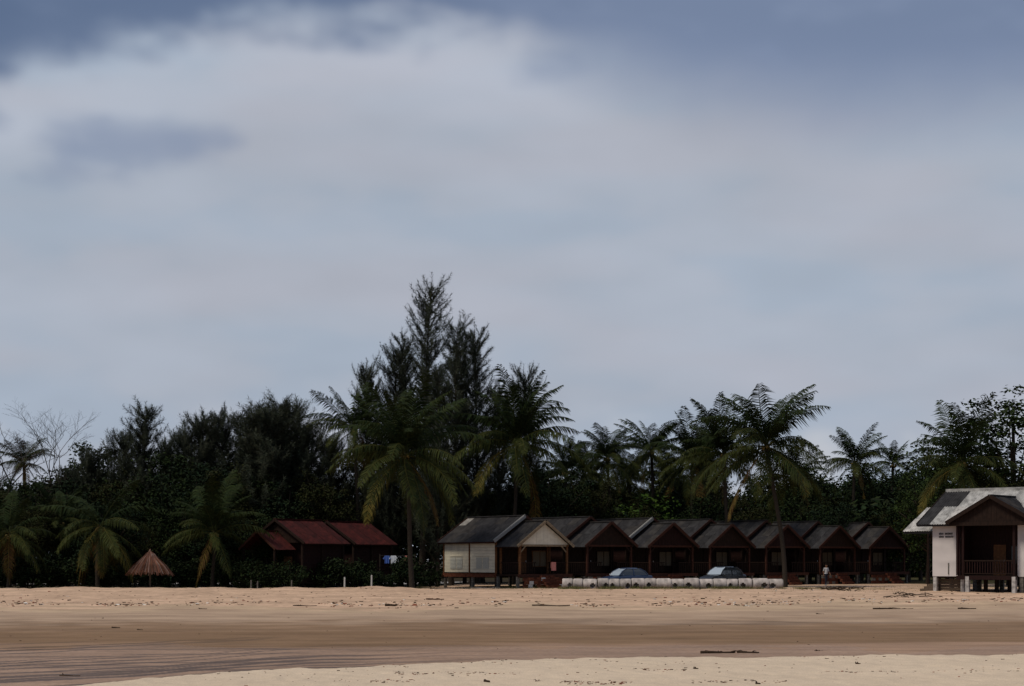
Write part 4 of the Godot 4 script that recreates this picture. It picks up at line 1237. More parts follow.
# ------------------------------------------------------------------ parasol, posts, laundry
func parasol() -> void:
	var d := 124.5
	var x := (150.0 - 512.0) * d / F
	var g := ground(x, d)
	var o := thing("thatched_parasol", "conical parasol of dry brown palm thatch on a wooden pole", "parasol", Vector3(x, g, -d))
	var r := RandomNumberGenerator.new()
	r.seed = 15
	var pole := MB.new()
	pole.tube([Vector3(0, -0.3, 0), Vector3(0.02, 1.3, 0), Vector3(0, 2.45, 0)], [0.07, 0.065, 0.05], 8)
	part(o, "pole", pole, M.drift_grey)
	var under := MB.new()
	under.col = Color(0.15, 0.09, 0.065)
	for k in 20:
		var a0 := TAU * k / 20
		var a1 := TAU * (k + 1) / 20
		under.tri(Vector3(0, 2.4, 0), Vector3(cos(a1) * 1.3, 1.32, sin(a1) * 1.3), Vector3(cos(a0) * 1.3, 1.32, sin(a0) * 1.3))
		under.tri(Vector3(0, 2.36, 0), Vector3(cos(a0) * 1.28, 1.28, sin(a0) * 1.28), Vector3(cos(a1) * 1.28, 1.28, sin(a1) * 1.28))
	part(o, "thatch_underlay", under, M.thatch)
	var variants := []
	for v in 5:
		var m := MB.new()
		for s in 16:
			var off := (s - 7.5) / 7.5
			var l0 := r.randf_range(0.0, 0.5)
			var l1 := r.randf_range(1.6, 2.25)
			var k := r.randf_range(0.3, 1.3)
			var cc := (Vector3(0.13, 0.055, 0.035).lerp(Vector3(0.19, 0.145, 0.13), pow(r.randf(), 2.0))) * k
			m.col = Color(cc.x, cc.y, cc.z)
			var w := 0.02
			var pts := []
			for j in 4:
				var t := lerpf(l0, l1, j / 3.0)
				# down a cone of about 42 degrees, steeper at the rim
				pts.append(Vector3(off * 0.42 * t / 1.9 + r.randf_range(-0.02, 0.02), -0.72 * t - (0.26 if j == 3 else 0.0) + 0.05 * sin(t * 4.0) + r.randf_range(0.0, 0.03), 0.78 * t))
			for j in 3:
				var wv := Vector3(w * (1.0 if j < 2 else 0.7), 0.015 * (s % 2), 0)
				m.quad(pts[j] - wv, pts[j + 1] - wv, pts[j + 1] + wv, pts[j] + wv)
		variants.append(m.mesh())
	for k in 30:
		var f := part(o, "thatch_frond", variants[k % 5], M.thatch)
		f.transform = Transform3D(Basis(Vector3.UP, TAU * k / 30.0 * 1.0 + r.randf_range(-0.1, 0.1)) * Basis(Vector3.RIGHT, r.randf_range(-0.05, 0.04)), Vector3(0, 2.66 + 0.02 * (k % 3), 0))
	var tip := MB.new()
	tip.col = Color(0.2, 0.13, 0.1)
	tip.tube([Vector3(0, 2.45, 0), Vector3(0, 2.68, 0), Vector3(0.02, 2.84, 0)], [0.2, 0.09, 0.02], 8)
	part(o, "thatch_tip", tip, M.thatch)

func make_small_things() -> void:
	# posts at the top of the beach
	var posts := [[344.5, 577.0, 126.0, 0.12, "white post at the dune edge nearer the red roofed cottages"], [371.5, 575.0, 126.0, 0.12, "taller white post at the dune edge nearer the big palm"], [251.0, 580.0, 127.0, 0.1, "short grey stump post left of its twin at the dune edge"], [257.5, 581.0, 127.0, 0.1, "short grey stump post right of its twin at the dune edge"], [291.5, 580.0, 127.0, 0.1, "single short grey post before the red roofed cottages"]]
	for p in posts:
		var x: float = (p[0] - 512.0) * p[2] / F
		var g := ground(x, p[2])
		var h: float = EYE + (HOR - p[1]) * p[2] / F - g
		var m := MB.new()
		var w: float = p[3]
		m.tube([Vector3(0, -0.3, 0), Vector3(0.01, h * 0.6, 0), Vector3(0.015, h - 0.02, 0), Vector3(0.015, h, 0)], [w * 0.55, w * 0.52, w * 0.5, w * 0.38], 8)
		solo("beach_post", p[4], "post", m, M.white_paint if p[3] > 0.11 else M.post_conc, Vector3(x, g, -p[2]), 0.0, "posts along the dune edge")
	# washing line between two poles behind the big palm
	var d := 136.0
	var lx := (380.0 - 512.0) * d / F
	var ly := EYE + (HOR - 555.5) * d / F
	var o := thing("washing_line", "thin washing line between two poles behind the big palm", "washing line", Vector3(lx, 0, -d))
	var wl := 35.0 * d / F
	part(o, "wire", bx(Vector3(wl * 0.5, ly, 0), Vector3(wl, 0.012, 0.012)), M.wire)
	for k in 2:
		var pm := MB.new()
		pm.tube([Vector3(wl * k, -0.4, 0), Vector3(wl * k, ly + 0.1, 0)], [0.04, 0.035], 7)
		part(o, "line_pole", pm, M.bark)
	var cl := [[387.0, M.cloth_blue, "blue shirt hanging first on the washing line", 0.36, 0.62], [393.5, M.cloth_white, "white shirt hanging beside the blue one on the washing line", 0.4, 0.66], [406.0, M.cloth_pink, "small pink cloth hanging last on the washing line", 0.16, 0.4]]
	for c in cl:
		var x: float = (c[0] - 512.0) * d / F
		var m := MB.new()
		var w: float = c[3]
		var h: float = c[4]
		var nn := 8
		for i in nn:
			var x0 := w * (float(i) / nn - 0.5)
			var x1 := w * (float(i + 1) / nn - 0.5)
			var z0 := 0.03 * sin(i * 1.9)
			var z1 := 0.03 * sin((i + 1) * 1.9)
			m.quad(Vector3(x0, -h, z0), Vector3(x1, -h, z1), Vector3(x1, 0, z1 * 0.3), Vector3(x0, 0, z0 * 0.3))
			m.quad(Vector3(x1, -h, z1 - 0.01), Vector3(x0, -h, z0 - 0.01), Vector3(x0, 0, z0 * 0.3 - 0.01), Vector3(x1, 0, z1 * 0.3 - 0.01))
		if w > 0.3:
			for s: float in [-1.0, 1.0]:
				m.quad(Vector3(s * w * 0.5, -0.02, 0.01), Vector3(s * (w * 0.5 + 0.16), -0.24, 0.02), Vector3(s * (w * 0.5 + 0.08), -0.3, 0.02), Vector3(s * w * 0.5, -0.2, 0.01))
		solo("hanging_shirt" if w > 0.3 else "hanging_cloth", c[2], "laundry", m, c[1], Vector3(x, ly - 0.012, -d + 0.02), 0.0, "laundry on the line")
	# towel on the first bungalow's rail
	var tw := MB.new()
	for i in 6:
		var x0 := 0.46 * (i / 6.0 - 0.5)
		var x1 := 0.46 * ((i + 1) / 6.0 - 0.5)
		var z0 := 0.02 * sin(i * 2.2)
		var z1 := 0.02 * sin((i + 1) * 2.2)
		tw.quad(Vector3(x0, -0.62, z0 + 0.055), Vector3(x1, -0.62, z1 + 0.055), Vector3(x1, 0.045, 0.05), Vector3(x0, 0.045, 0.05))
		tw.quad(Vector3(x0, 0.045, 0.05), Vector3(x1, 0.045, 0.05), Vector3(x1, 0.045, -0.05), Vector3(x0, 0.045, -0.05))
		tw.quad(Vector3(x1, -0.4, z1 - 0.055), Vector3(x0, -0.4, z0 - 0.055), Vector3(x0, 0.045, -0.05), Vector3(x1, 0.045, -0.05))
	var th := deg_to_rad(37.0)
	var base := Vector3(34.0 * 131.0 / F, 0, -131.0)
	var hb := base + Basis(Vector3.UP, th) * Vector3(0.95, 0, -0.3)
	solo("towel", "pink towel hung over the porch rail of the first bungalow", "towel", tw, M.cloth_pink, Vector3(hb.x, ground(base.x, 131.0) + 1.95, hb.z), th)

# ------------------------------------------------------------------ driftwood, litter, grass
func branch(r: RandomNumberGenerator, L: float, w: float, forks: int) -> MB:
	var m := MB.new()
	var pts := []
	var rad := []
	for i in 7:
		var t := i / 6.0
		pts.append(Vector3(L * (t - 0.5), w * 0.7 + 0.08 * L * 0.1 * sin(t * 7.0), r.randf_range(-0.04, 0.04) * L * 0.4))
		rad.append(w * lerpf(1.0, 0.45, t) * r.randf_range(0.85, 1.1))
	m.tube(pts, rad, 7)
	for k in forks:
		var s: Vector3 = pts[1 + k % 5]
		var e := s + Vector3(r.randf_range(-0.35, 0.35) * L, r.randf_range(0.0, 0.06), r.randf_range(-0.3, 0.3) * L * 0.5)
		m.tube([s, s.lerp(e, 0.5) + Vector3(0, 0.04, 0), e], [w * 0.5, w * 0.35, w * 0.15], 5)
	return m

func make_debris() -> void:
	var r := RandomNumberGenerator.new()
	r.seed = 33
	# px, v, length px, thickness m, forks, material, label
	var L := [[551, 606, 38, 0.07, 1, M.drift_grey, "long straight driftwood log on the tide line below the first bungalow"], [305, 606, 24, 0.05, 2, M.drift, "dark driftwood stick on the tide line right of the red cottages"], [718, 653.2, 36, 0.07, 5, M.drift, "ragged dark branch with forks at the edge of the near sandbar"], [748, 653.0, 22, 0.06, 4, M.drift, "dark branch tip lying against the ragged branch on the sandbar"], [893, 609, 40, 0.05, 4, M.drift, "long thin dark branch on the tide line before the white house"], [967, 609, 18, 0.06, 2, M.drift, "short dark log on the tide line under the white house"], [391, 606, 12, 0.1, 3, M.drift, "dark knotty stump on the tide line below the white posts"], [435, 599, 18, 0.07, 4, M.barge, "reddish brown branch on dry sand before the big palm"], [116, 628, 8, 0.05, 1, M.drift, "small dark stick on the wet sand below the parasol"], [140, 630, 6, 0.04, 1, M.drift, "tiny dark stick right of the one below the parasol"], [487, 682, 6, 0.05, 2, M.drift, "small dark clump of wood on the near sandbar, bottom centre"], [540, 541 + 140, 10, 0.02, 2, M.barge, "thin reddish twig near the bottom on the sandbar"], [696, 669, 5, 0.04, 2, M.drift, "dark chunk of wood alone on the sandbar right of centre"], [858, 664, 5, 0.04, 2, M.drift, "dark chunk of wood on the sandbar before the white house"], [758, 684, 5, 0.04, 2, M.drift, "dark chunk of wood at the bottom edge right of centre"], [819, 651, 9, 0.03, 3, M.drift, "small forked twig at the water side of the sandbar"], [203, 609, 8, 0.04, 1, M.drift, "small dark stick below the young palm on damp sand"], [70, 676, 22, 0.035, 1, M.drift, "thin dark stick lying in the shallow runnel"], [820, 622 - 8, 8, 0.03, 2, M.drift, "small twig on damp sand before the sixth bungalow"]]
	for l in L:
		var d := 60.0
		for it in 12:
			var gx: float = (l[0] - 512.0) * d / F
			d = lerpf(d, (EYE - ground(gx, d)) * F / (l[1] - HOR), 0.6)
		var x: float = (l[0] - 512.0) * d / F
		var len_: float = l[2] * d / F
		solo("driftwood", l[6], "driftwood", branch(r, len_, l[3], l[4]), l[5], Vector3(x, ground(x, d) - 0.02, -d), r.randf_range(-0.25, 0.25), "driftwood on the beach")
	# heap of branches by the path
	for h in [[846.0, 119.5, "heap of dark cut branches at the top of the beach", 36, 3.2], [688.0 + 217.0, 108.0, "low heap of grey brushwood on the tide line", 26, 2.6]]:
		var m := MB.new()
		for k in int(h[3]):
			var p := Vector3(r.randfn() * h[4] * 0.28, r.randf_range(0.02, 0.22), r.randfn() * 0.5)
			var q := p + Vector3(r.randfn() * 0.6, r.randf_range(-0.08, 0.16), r.randfn() * 0.4)
			m.tube([p, p.lerp(q, 0.5) + Vector3(0, 0.05, 0), q], [0.035, 0.028, 0.012], 5)
		var x: float = (h[0] - 512.0) * h[1] / F
		solo("branch_heap", h[2], "branch heap", m, M.drift if h[1] > 110.0 else M.drift_grey, Vector3(x, ground(x, h[1]), -h[1]))
	# wrack and crumbs: uncountable bits along the tide line and over the dry sand
	var c := MB.new()
	var put := func(x: float, d: float, s: float, colr: Vector3) -> void:
		var y := ground(x, d)
		var k := r.randf_range(0.6, 1.4)
		c.col = Color(colr.x * k, colr.y * k, colr.z * k)
		c.box(Vector3(x, y + s * 0.12, -d), Vector3(s * r.randf_range(0.8, 2.6), s * r.randf_range(0.2, 0.6), s * r.randf_range(0.5, 1.2)), Basis(Vector3.UP, r.randf() * PI) * Basis(Vector3.RIGHT, r.randfn() * 0.25))
	var brown := Vector3(0.06, 0.04, 0.028)
	var red := Vector3(0.16, 0.055, 0.035)
	var pale := Vector3(0.6, 0.58, 0.54)
	for i in 1500:
		var x := r.randf_range(-34, 36)
		var clus := nz.get_noise_2d(x * 4.0, 900.0)
		if clus < r.randf_range(-0.35, 0.25): continue
		var d := 104.5 + nz.get_noise_2d(x * 1.2, 61.0) * 3.0 + r.randfn() * (0.9 if i % 3 else 2.4)
		put.call(x, d, r.randf_range(0.03, 0.12), pale if r.randf() < 0.14 else (red if r.randf() < 0.3 else brown))
	for i in 420:
		var x := r.randf_range(-38, 40)
		put.call(x, r.randf_range(103, 126), r.randf_range(0.02, 0.09), pale if r.randf() < 0.15 else (red if r.randf() < 0.25 else brown))
	for i in 520:
		var x := r.randf_range(-13, 19)
		var d := edge_d(x) - absf(r.randfn()) * 6.0 - 0.5
		var row := nz.get_noise_2d(x * 3.0, d * 4.0)
		if row < r.randf_range(-0.3, 0.35): continue
		put.call(x, d, r.randf_range(0.012, 0.045), red if r.randf() < 0.35 else brown)
	# lines of bark crumbs left by the last tide on the near bar
	for ln in [[395, 520, 673.5, 60], [560, 632, 683.0, 90], [690, 790, 681.5, 40], [820, 900, 672.0, 30], [930, 1024, 671.0, 24], [640, 690, 670.0, 24], [330, 420, 681.0, 30], [455, 520, 662.0, 16]]:
		for i in ln[3]:
			var px := r.randf_range(ln[0], ln[1])
			var pv: float = ln[2] + r.randfn() * 0.7
			var d := (EYE + 1.05) * F / (pv - HOR)
			put.call((px - 512.0) * d / F, d, r.randf_range(0.015, 0.05), red if r.randf() < 0.45 else brown)
	for i in 60:
		put.call(r.randf_range(-30, 30), r.randf_range(64, 98), r.randf_range(0.02, 0.06), brown)
	solo("beach_litter", "scattered wrack, bark and shell bits along the tide line", "litter", c, M.chips, Vector3.ZERO, 0.0, "", "stuff")
	# grass along the rings, the dune edge and the white house
	var g := MB.new()
	var blade := func(x: float, d: float, h: float, colr: Vector3) -> void:
		var y := ground(x, d) - 0.01
		var k := r.randf_range(0.6, 1.4)
		g.col = Color(colr.x * k, colr.y * k, colr.z * k)
		var an := r.randf() * TAU
		var s := Vector3(cos(an), 0, sin(an)) * 0.012
		var t := Vector3(r.randfn() * 0.3, 1, r.randfn() * 0.3) * h
		var p := Vector3(x, y, -d)
		g.tri(p - s, p + s, p + t)
	var g1 := Vector3(0.075, 0.085, 0.028)
	var g2 := Vector3(0.16, 0.14, 0.06)
	for i in 9000:
		var x := r.randf_range(3.4, 24.0)
		if nz.get_noise_2d(x * 7.0, 444.0) < r.randf_range(-0.5, 0.3): continue
		blade.call(x, 126.6 + r.randfn() * 0.4, r.randf_range(0.08, 0.3) * (1.0 if x < 21.0 else 0.6), g1.lerp(g2, r.randf() * 0.7))
	for i in 6000:
		var x := r.randf_range(-42.0, 3.4)
		if nz.get_noise_2d(x * 5.0, 544.0) < r.randf_range(-0.3, 0.45): continue
		blade.call(x, 128.0 + r.randfn() * 1.0, r.randf_range(0.08, 0.34), g1 * 0.6)
	for i in 7000:
		var x := r.randf_range(18.0, 44.0)
		var d := r.randf_range(117.0, 140.0)
		if nz.get_noise_2d(x * 4.0, d * 6.0) < r.randf_range(0.0, 0.4): continue
		blade.call(x, d, r.randf_range(0.04, 0.14), g1.lerp(g2, r.randf()))
	solo("grass", "sparse coarse grass along the concrete rings and dune edge", "grass", g, M.grass, Vector3.ZERO, 0.0, "", "stuff")

# ------------------------------------------------------------------ the person
func capsule(p: Vector3, b: Array) -> float:
	var a: Vector3 = b[0]
	var ab: Vector3 = b[1] - a
	var t := clampf((p - a).dot(ab) / ab.dot(ab), 0.0, 1.0)
	return (p - a - ab * t).length() - lerpf(b[2], b[3], t)

func nets(m: MB, bones: Array, cell: float, k: float, paint: Callable) -> void:
	var lo := Vector3(1e9, 1e9, 1e9)
	var hi := -lo
	for b in bones:
		for e in 2:
			var rr: float = b[2 + e] + cell * 2.0
			lo = lo.min(b[e] - Vector3(rr, rr, rr))
			hi = hi.max(b[e] + Vector3(rr, rr, rr))
	var nx := int((hi.x - lo.x) / cell) + 2
	var ny := int((hi.y - lo.y) / cell) + 2
	var nzz := int((hi.z - lo.z) / cell) + 2
	var f := PackedFloat32Array()
	f.resize(nx * ny * nzz)
	f.fill(1.0)
	for b in bones:
		var rr: float = maxf(b[2], b[3]) + cell * 2.5 + k
		var l: Vector3 = ((b[0] as Vector3).min(b[1]) - Vector3(rr, rr, rr) - lo) / cell
		var h: Vector3 = ((b[0] as Vector3).max(b[1]) + Vector3(rr, rr, rr) - lo) / cell
		for z in range(maxi(0, int(l.z)), mini(nzz, int(h.z) + 1)):
			for y in range(maxi(0, int(l.y)), mini(ny, int(h.y) + 1)):
				for x in range(maxi(0, int(l.x)), mini(nx, int(h.x) + 1)):
					var q := capsule(lo + Vector3(x, y, z) * cell, b)
					var at := x + nx * (y + ny * z)
					var o := f[at]
					var hh := maxf(k - absf(o - q), 0.0) / k
					f[at] = minf(o, q) - hh * hh * k * 0.25
	var vert := {}
	var corner := [0, 1, nx, nx + 1, nx * ny, nx * ny + 1, nx * ny + nx, nx * ny + nx + 1]
	for z in nzz - 1:
		for y in ny - 1:
			for x in nx - 1:
				var at := x + nx * (y + ny * z)
				var s := Vector3.ZERO
				var c := 0
				for e in [[0, 1], [2, 3], [4, 5], [6, 7], [0, 2], [1, 3], [4, 6], [5, 7], [0, 4], [1, 5], [2, 6], [3, 7]]:
					var fa := f[at + corner[e[0]]]
					var fb := f[at + corner[e[1]]]
					if (fa < 0.0) != (fb < 0.0):
						var pa := Vector3(e[0] & 1, (e[0] >> 1) & 1, e[0] >> 2)
						var pb := Vector3(e[1] & 1, (e[1] >> 1) & 1, e[1] >> 2)
						s += pa.lerp(pb, fa / (fa - fb))
						c += 1
				if c: vert[at] = lo + (Vector3(x, y, z) + s / c) * cell
	var step := [1, nx, nx * ny]
	for at in vert:
		for ax in 3:
			var u: int = step[(ax + 1) % 3]
			var w: int = step[(ax + 2) % 3]
			if at + step[ax] >= f.size(): continue
			var fa := f[at]
			var fb := f[at + step[ax]]
			if (fa < 0.0) == (fb < 0.0): continue
			if not (vert.has(at - u) and vert.has(at - w) and vert.has(at - u - w)): continue
			var q := [vert[at], vert[at - u], vert[at - u - w], vert[at - w]]
			m.col = paint.call(q[0])
			if fa < 0.0: m.quad(q[0], q[1], q[2], q[3])
			else: m.quad(q[3], q[2], q[1], q[0])

func make_person() -> void:
	var d := 143.0
	var x := (826.0 - 512.0) * d / F
	var o := thing("person", "person in pale shirt and dark trousers walking before the bungalows", "person", Vector3(x, ground(x, d), -d), 0.5)
	var m := MB.new()
	var J := Vector3(0.1, 0.93, 0.0)
	var bones := [
		[Vector3(0, 0.98, 0), Vector3(0, 1.18, 0.01), 0.13, 0.125], [Vector3(0, 1.18, 0.01), Vector3(0, 1.4, 0.02), 0.13, 0.145],
		[Vector3(-0.15, 1.44, 0.01), Vector3(0.15, 1.44, 0.01), 0.065, 0.065], [Vector3(0, 1.45, 0.01), Vector3(0, 1.57, 0.03), 0.058, 0.055],
		[Vector3(-0.09, 0.95, 0), Vector3(-0.11, 0.5, 0.1), 0.09, 0.062], [Vector3(-0.11, 0.5, 0.1), Vector3(-0.11, 0.09, 0.06), 0.06, 0.042], [Vector3(-0.11, 0.06, 0.03), Vector3(-0.12, 0.04, 0.22), 0.045, 0.032],
		[Vector3(0.09, 0.95, 0), Vector3(0.11, 0.5, -0.02), 0.09, 0.062], [Vector3(0.11, 0.5, -0.02), Vector3(0.11, 0.1, -0.2), 0.06, 0.042], [Vector3(0.11, 0.07, -0.22), Vector3(0.12, 0.04, -0.04), 0.045, 0.032],
		[Vector3(-0.19, 1.43, 0.01), Vector3(-0.25, 1.14, -0.06), 0.052, 0.042], [Vector3(-0.25, 1.14, -0.06), Vector3(-0.25, 0.9, 0.02), 0.04, 0.03],
		[Vector3(0.19, 1.43, 0.01), Vector3(0.26, 1.15, 0.05), 0.052, 0.042], [Vector3(0.26, 1.15, 0.05), Vector3(0.24, 0.98, 0.22), 0.04, 0.03]]
	var skin := Color(0.22, 0.12, 0.075)
	var shirt := Color(0.55, 0.55, 0.56)
	var trouser := Color(0.03, 0.032, 0.045)
	var shoe := Color(0.3, 0.3, 0.3)
	nets(m, bones, 0.02, 0.04, func(p: Vector3) -> Color:
		if p.y < 0.1: return shoe
		if p.y < 0.99 and absf(p.x) < 0.21: return trouser
		if p.y > 1.49: return skin
		if absf(p.x) > 0.215 and p.y < 1.22: return skin
		return shirt)
	# head, with nose, brow, jaw and ears
	var H := Vector3(0, 1.66, 0.04)
	nets(m, [[H + Vector3(0, 0.03, -0.015), H + Vector3(0, 0.01, 0.015), 0.088, 0.085], [H + Vector3(0, -0.03, 0.02), H + Vector3(0, -0.085, 0.045), 0.062, 0.04], [H + Vector3(0, 0.005, 0.092), H + Vector3(0, -0.025, 0.112), 0.01, 0.014], [H + Vector3(-0.03, 0.024, 0.086), H + Vector3(0.03, 0.024, 0.086), 0.012, 0.012], [H + Vector3(-0.025, -0.055, 0.082), H + Vector3(0.025, -0.055, 0.082), 0.009, 0.009], [H + Vector3(-0.088, 0.01, 0), H + Vector3(-0.09, -0.025, 0.005), 0.015, 0.011], [H + Vector3(0.088, 0.01, 0), H + Vector3(0.09, -0.025, 0.005), 0.015, 0.011]], 0.008, 0.012, func(p: Vector3) -> Color:
		if absf(p.y - H.y - 0.008) < 0.007 and absf(absf(p.x) - 0.033) < 0.012 and p.z > H.z + 0.06: return Color(0.02, 0.015, 0.012)
		if absf(p.y - H.y + 0.055) < 0.006 and absf(p.x) < 0.026 and p.z > H.z + 0.06: return Color(0.2, 0.07, 0.055)
		return skin)
	# hands: palm, four fingers and a thumb, relaxed
	for s: float in [-1.0, 1.0]:
		var wr := Vector3(-0.25, 0.9, 0.02) if s < 0 else Vector3(0.24, 0.98, 0.22)
		var dn := Vector3(0, -1, 0.15).normalized() if s < 0 else Vector3(0, -0.75, 0.65).normalized()
		var sd := Vector3(0, 0.15, 1).normalized() if s < 0 else Vector3(0, 0.65, 0.75).normalized()
		var pin := Vector3(-s, 0, 0)
		var hb := [[wr, wr + dn * 0.08, 0.03, 0.033], [wr + dn * 0.05 - sd * 0.025, wr + dn * 0.09 - sd * 0.03, 0.018, 0.016], [wr + dn * 0.05 + sd * 0.025, wr + dn * 0.09 + sd * 0.03, 0.018, 0.016]]
		for k in 4:
			var b0 := wr + dn * 0.09 + sd * (0.033 - 0.022 * k)
			var l: float = [0.036, 0.042, 0.039, 0.03][k]
			var b1 := b0 + (dn + pin * 0.25).normalized() * l
			var b2 := b1 + (dn + pin * 0.8).normalized() * l * 0.8
			hb.append([b0, b1, 0.0095, 0.009])
			hb.append([b1, b2, 0.009, 0.0075])
		var t0 := wr + dn * 0.03 + sd * 0.03
		hb.append([t0, t0 + (dn * 0.6 + sd * 0.7 + pin * 0.3).normalized() * 0.045, 0.012, 0.01])
		hb.append([t0 + (dn * 0.6 + sd * 0.7 + pin * 0.3).normalized() * 0.045, t0 + (dn * 0.6 + sd * 0.7 + pin * 0.3).normalized() * 0.045 + (dn + sd * 0.3).normalized() * 0.03, 0.01, 0.008])
		nets(m, hb, 0.005, 0.006, func(_p: Vector3) -> Color: return skin)
	part(o, "body", m, M.person)
	var hm := MB.new()
	nets(hm, [[H + Vector3(0, 0.045, -0.03), H + Vector3(0, 0.055, 0.01), 0.09, 0.082], [H + Vector3(0, 0.0, -0.05), H + Vector3(0, -0.04, -0.05), 0.06, 0.05]], 0.01, 0.02, func(_p: Vector3) -> Color: return Color(0.012, 0.01, 0.009))
	part(o, "hair", hm, M.person)

# ------------------------------------------------------------------ sky
const BANK := [[-20.0, 14.4], [-16.8, 14.8], [-15.2, 15.7], [-12.0, 16.3], [-8.8, 16.9], [-5.4, 17.3], [0.0, 17.1], [2.2, 16.2], [6.3, 15.0], [11.3, 14.4], [17.0, 14.4], [20.0, 14.6]]

func sky_image() -> Image:
	var w := 2048
	var h := 1024
	var a := FastNoiseLite.new()
	a.seed = 4
	a.frequency = 1.0
	a.fractal_octaves = 4
	var b := FastNoiseLite.new()
	b.seed = 14
	b.frequency = 1.0
	b.fractal_octaves = 3
	var data := PackedFloat32Array()
	data.resize(w * h * 3)
	var light := Vector3(0.355, 0.393, 0.464)
	var pink := Vector3(0.376, 0.398, 0.462)
	var bluish := Vector3(0.335, 0.389, 0.472)
	var dark := Vector3(0.085, 0.128, 0.222)
	var mid := Vector3(0.175, 0.225, 0.338)
	var low := Vector3(0.2, 0.19, 0.18)
	for j in h:
		var el := (0.5 - (j + 0.5) / h) * PI
		var eld := rad_to_deg(el)
		for i in w:
			var at := (j * w + i) * 3
			if el < 0.0:
				data[at] = low.x; data[at + 1] = low.y; data[at + 2] = low.z
				continue
			var az := wrapf((i + 0.5) / w * TAU, -PI, PI)
			var azd := rad_to_deg(az)
			var dir := Vector3(sin(az) * cos(el), sin(el), -cos(az) * cos(el))
			# cloud plane seen in perspective, compressed towards the horizon
			var q := dir / (dir.y + 0.22)
			var n1 := a.get_noise_2d(q.x * 1.1, q.z * 1.1)
			var n2 := b.get_noise_3d(dir.x * 3.0, dir.y * 14.0, dir.z * 3.0)
			var n4 := b.get_noise_3d(dir.x * 26.0, dir.y * 42.0, dir.z * 26.0)
			var n3 := a.get_noise_3d(dir.x * 9.0, dir.y * 26.0, dir.z * 9.0)
			var c := light.lerp(pink, smoothstep(-0.1, 0.45, n2)).lerp(bluish, smoothstep(-0.05, -0.5, n2 + 0.5 * n3))
			c *= 1.0 + 0.07 * n3 + 0.05 * n1
			# bank of dark cloud: its lower edge rises from left to middle and dips to the right
			var edge := seg(azd, BANK)
			var outside := smoothstep(20.0, 60.0, absf(azd))
			edge = lerpf(edge, 16.5 + 7.0 * n1, outside)
			var rightward := smoothstep(-2.0, 5.0, azd)
			var soft := lerpf(0.95, 2.1, rightward)
			var bank := smoothstep(-soft, soft, eld - edge + (n3 * 1.3 + n4 * 0.5) * lerpf(1.0, 0.35, rightward))
			var gaps := smoothstep(26.0, 50.0, eld) * smoothstep(-0.25, 0.25, n1 + 0.4 * n3)
			bank *= 1.0 - gaps
			var bc := dark.lerp(mid, clampf(smoothstep(-6.0, 6.0, azd) * 0.75 + smoothstep(3.0, 0.0, eld - edge) * 0.35 + smoothstep(0.0, 0.5, n3) * 0.2 + outside * 0.3, 0.0, 1.0))
			c *= 1.0 + 0.1 * smoothstep(-3.5, -0.8, eld - edge) * (1.0 - rightward)
			c = c.lerp(bc, bank * 0.97)
			# small grey cloud hanging under the bank on the left
			var ex := (azd + 12.9) / 3.3
			var ey := (eld - 13.6 - 0.06 * (azd + 12.8)) / 1.25
			c = c.lerp(Vector3(0.2, 0.25, 0.36), smoothstep(1.3, 0.0, ex * ex + ey * ey * (0.6 if ey < 0.0 else 1.6) + n3 * 0.9 + n4 * 0.4) * 0.7)
			# bright heads of far cumulus low on the horizon
			var cu := smoothstep(0.1, 0.32, n3 + 0.35 * n4 - 0.02 * absf(eld - 3.0)) * smoothstep(6.0, 3.6, eld) * 0.4
			var kx := (azd - 10.3) / 1.15
			var ky := (eld - 3.3) / 1.05
			cu = maxf(cu, smoothstep(1.2, 0.3, kx * kx + ky * ky + n3 * 1.4))
			c = c.lerp(Vector3(0.48, 0.495, 0.53), cu * 0.8)
			c *= 0.8
			data[at] = c.x; data[at + 1] = c.y; data[at + 2] = c.z
	return Image.create_from_data(w, h, false, Image.FORMAT_RGBF, data.to_byte_array())

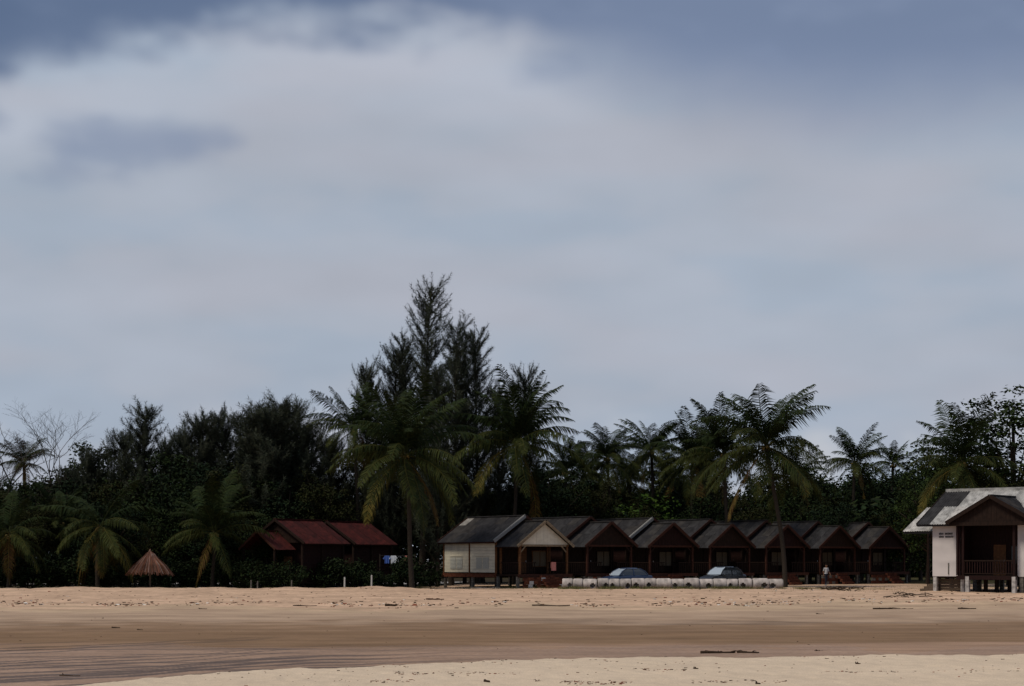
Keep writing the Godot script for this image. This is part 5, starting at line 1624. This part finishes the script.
# ------------------------------------------------------------------ build
func _ready() -> void:
	rng.seed = 1
	nz.seed = 2
	nz.frequency = 0.06
	nz.fractal_octaves = 3
	nz2.seed = 6
	nz2.frequency = 0.06
	nz2.fractal_octaves = 2
	# camera: level, with a rising front so that uprights stay upright
	var cam := Camera3D.new()
	cam.name = "camera"
	cam.projection = Camera3D.PROJECTION_FRUSTUM
	cam.near = 1.0
	cam.far = 4000.0
	cam.size = 686.0 / F
	cam.frustum_offset = Vector2(0, (HOR - 343.0) / F)
	cam.position = Vector3(0, EYE, 0)
	add_child(cam)
	cam.current = true
	# sky and light
	var env := Environment.new()
	env.background_mode = Environment.BG_SKY
	var sky := Sky.new()
	var pm := PanoramaSkyMaterial.new()
	pm.panorama = ImageTexture.create_from_image(sky_image())
	sky.sky_material = pm
	env.sky = sky
	env.tonemap_mode = Environment.TONE_MAPPER_LINEAR
	env.tonemap_exposure = 1.4
	env.sdfgi_enabled = true
	env.ssao_enabled = true
	env.ssil_enabled = true
	var we := WorldEnvironment.new()
	we.name = "environment"
	we.environment = env
	add_child(we)
	var sun := DirectionalLight3D.new()
	sun.name = "sun"
	sun.light_color = Color(1.0, 0.95, 0.87)
	sun.light_energy = 0.6
	sun.light_angular_distance = 15.0
	sun.shadow_enabled = true
	sun.rotation_degrees = Vector3(-57.0, -55.0, 0)
	add_child(sun)

	make_materials()
	make_beach()
	print("beach ", Time.get_ticks_msec())
	var ords := ["first and nearest bungalow of the row, cream boarded side and gable", "second bungalow of the row from the left, brown gable behind the rings", "third bungalow of the row, right behind the blue car", "fourth bungalow of the row, behind the black car", "fifth bungalow of the row, with the skirted palm before it", "sixth bungalow of the row, second from the far end", "seventh and last bungalow at the far end of the row"]
	for i in 7:
		bungalow(i, ords[i])
	red_cottage(275.0, 133.5, "front cottage with dark red roof and small gabled porch", true)
	red_cottage(327.0, 141.0, "rear cottage with dark red roof half hidden by the big palm", false)
	white_house()
	print("houses ", Time.get_ticks_msec())
	make_trees()
	print("trees ", Time.get_ticks_msec())
	var blue := mat(0.014, 0.028, 0.07, 0.35, 0.4)
	blue.clearcoat_enabled = true
	blue.clearcoat = 0.4
	blue.clearcoat_roughness = 0.05
	var black := mat(0.008, 0.009, 0.01, 0.35, 0.4)
	black.clearcoat_enabled = true
	black.clearcoat = 0.4
	black.clearcoat_roughness = 0.05
	var cx := (625.0 - 512.0) * 131.0 / F
	car("dark blue saloon car parked behind the concrete rings", Vector3(cx, ground(cx, 131.0), -131.0), deg_to_rad(-62.0), blue, 1.05)
	cx = (722.0 - 512.0) * 132.5 / F
	car("black car parked behind the rings near the skirted palm", Vector3(cx, ground(cx, 132.5), -132.5), deg_to_rad(-48.0), black, 1.13)
	make_pipes()
	parasol()
	make_small_things()
	make_person()
	make_debris()
	print("done ", Time.get_ticks_msec())
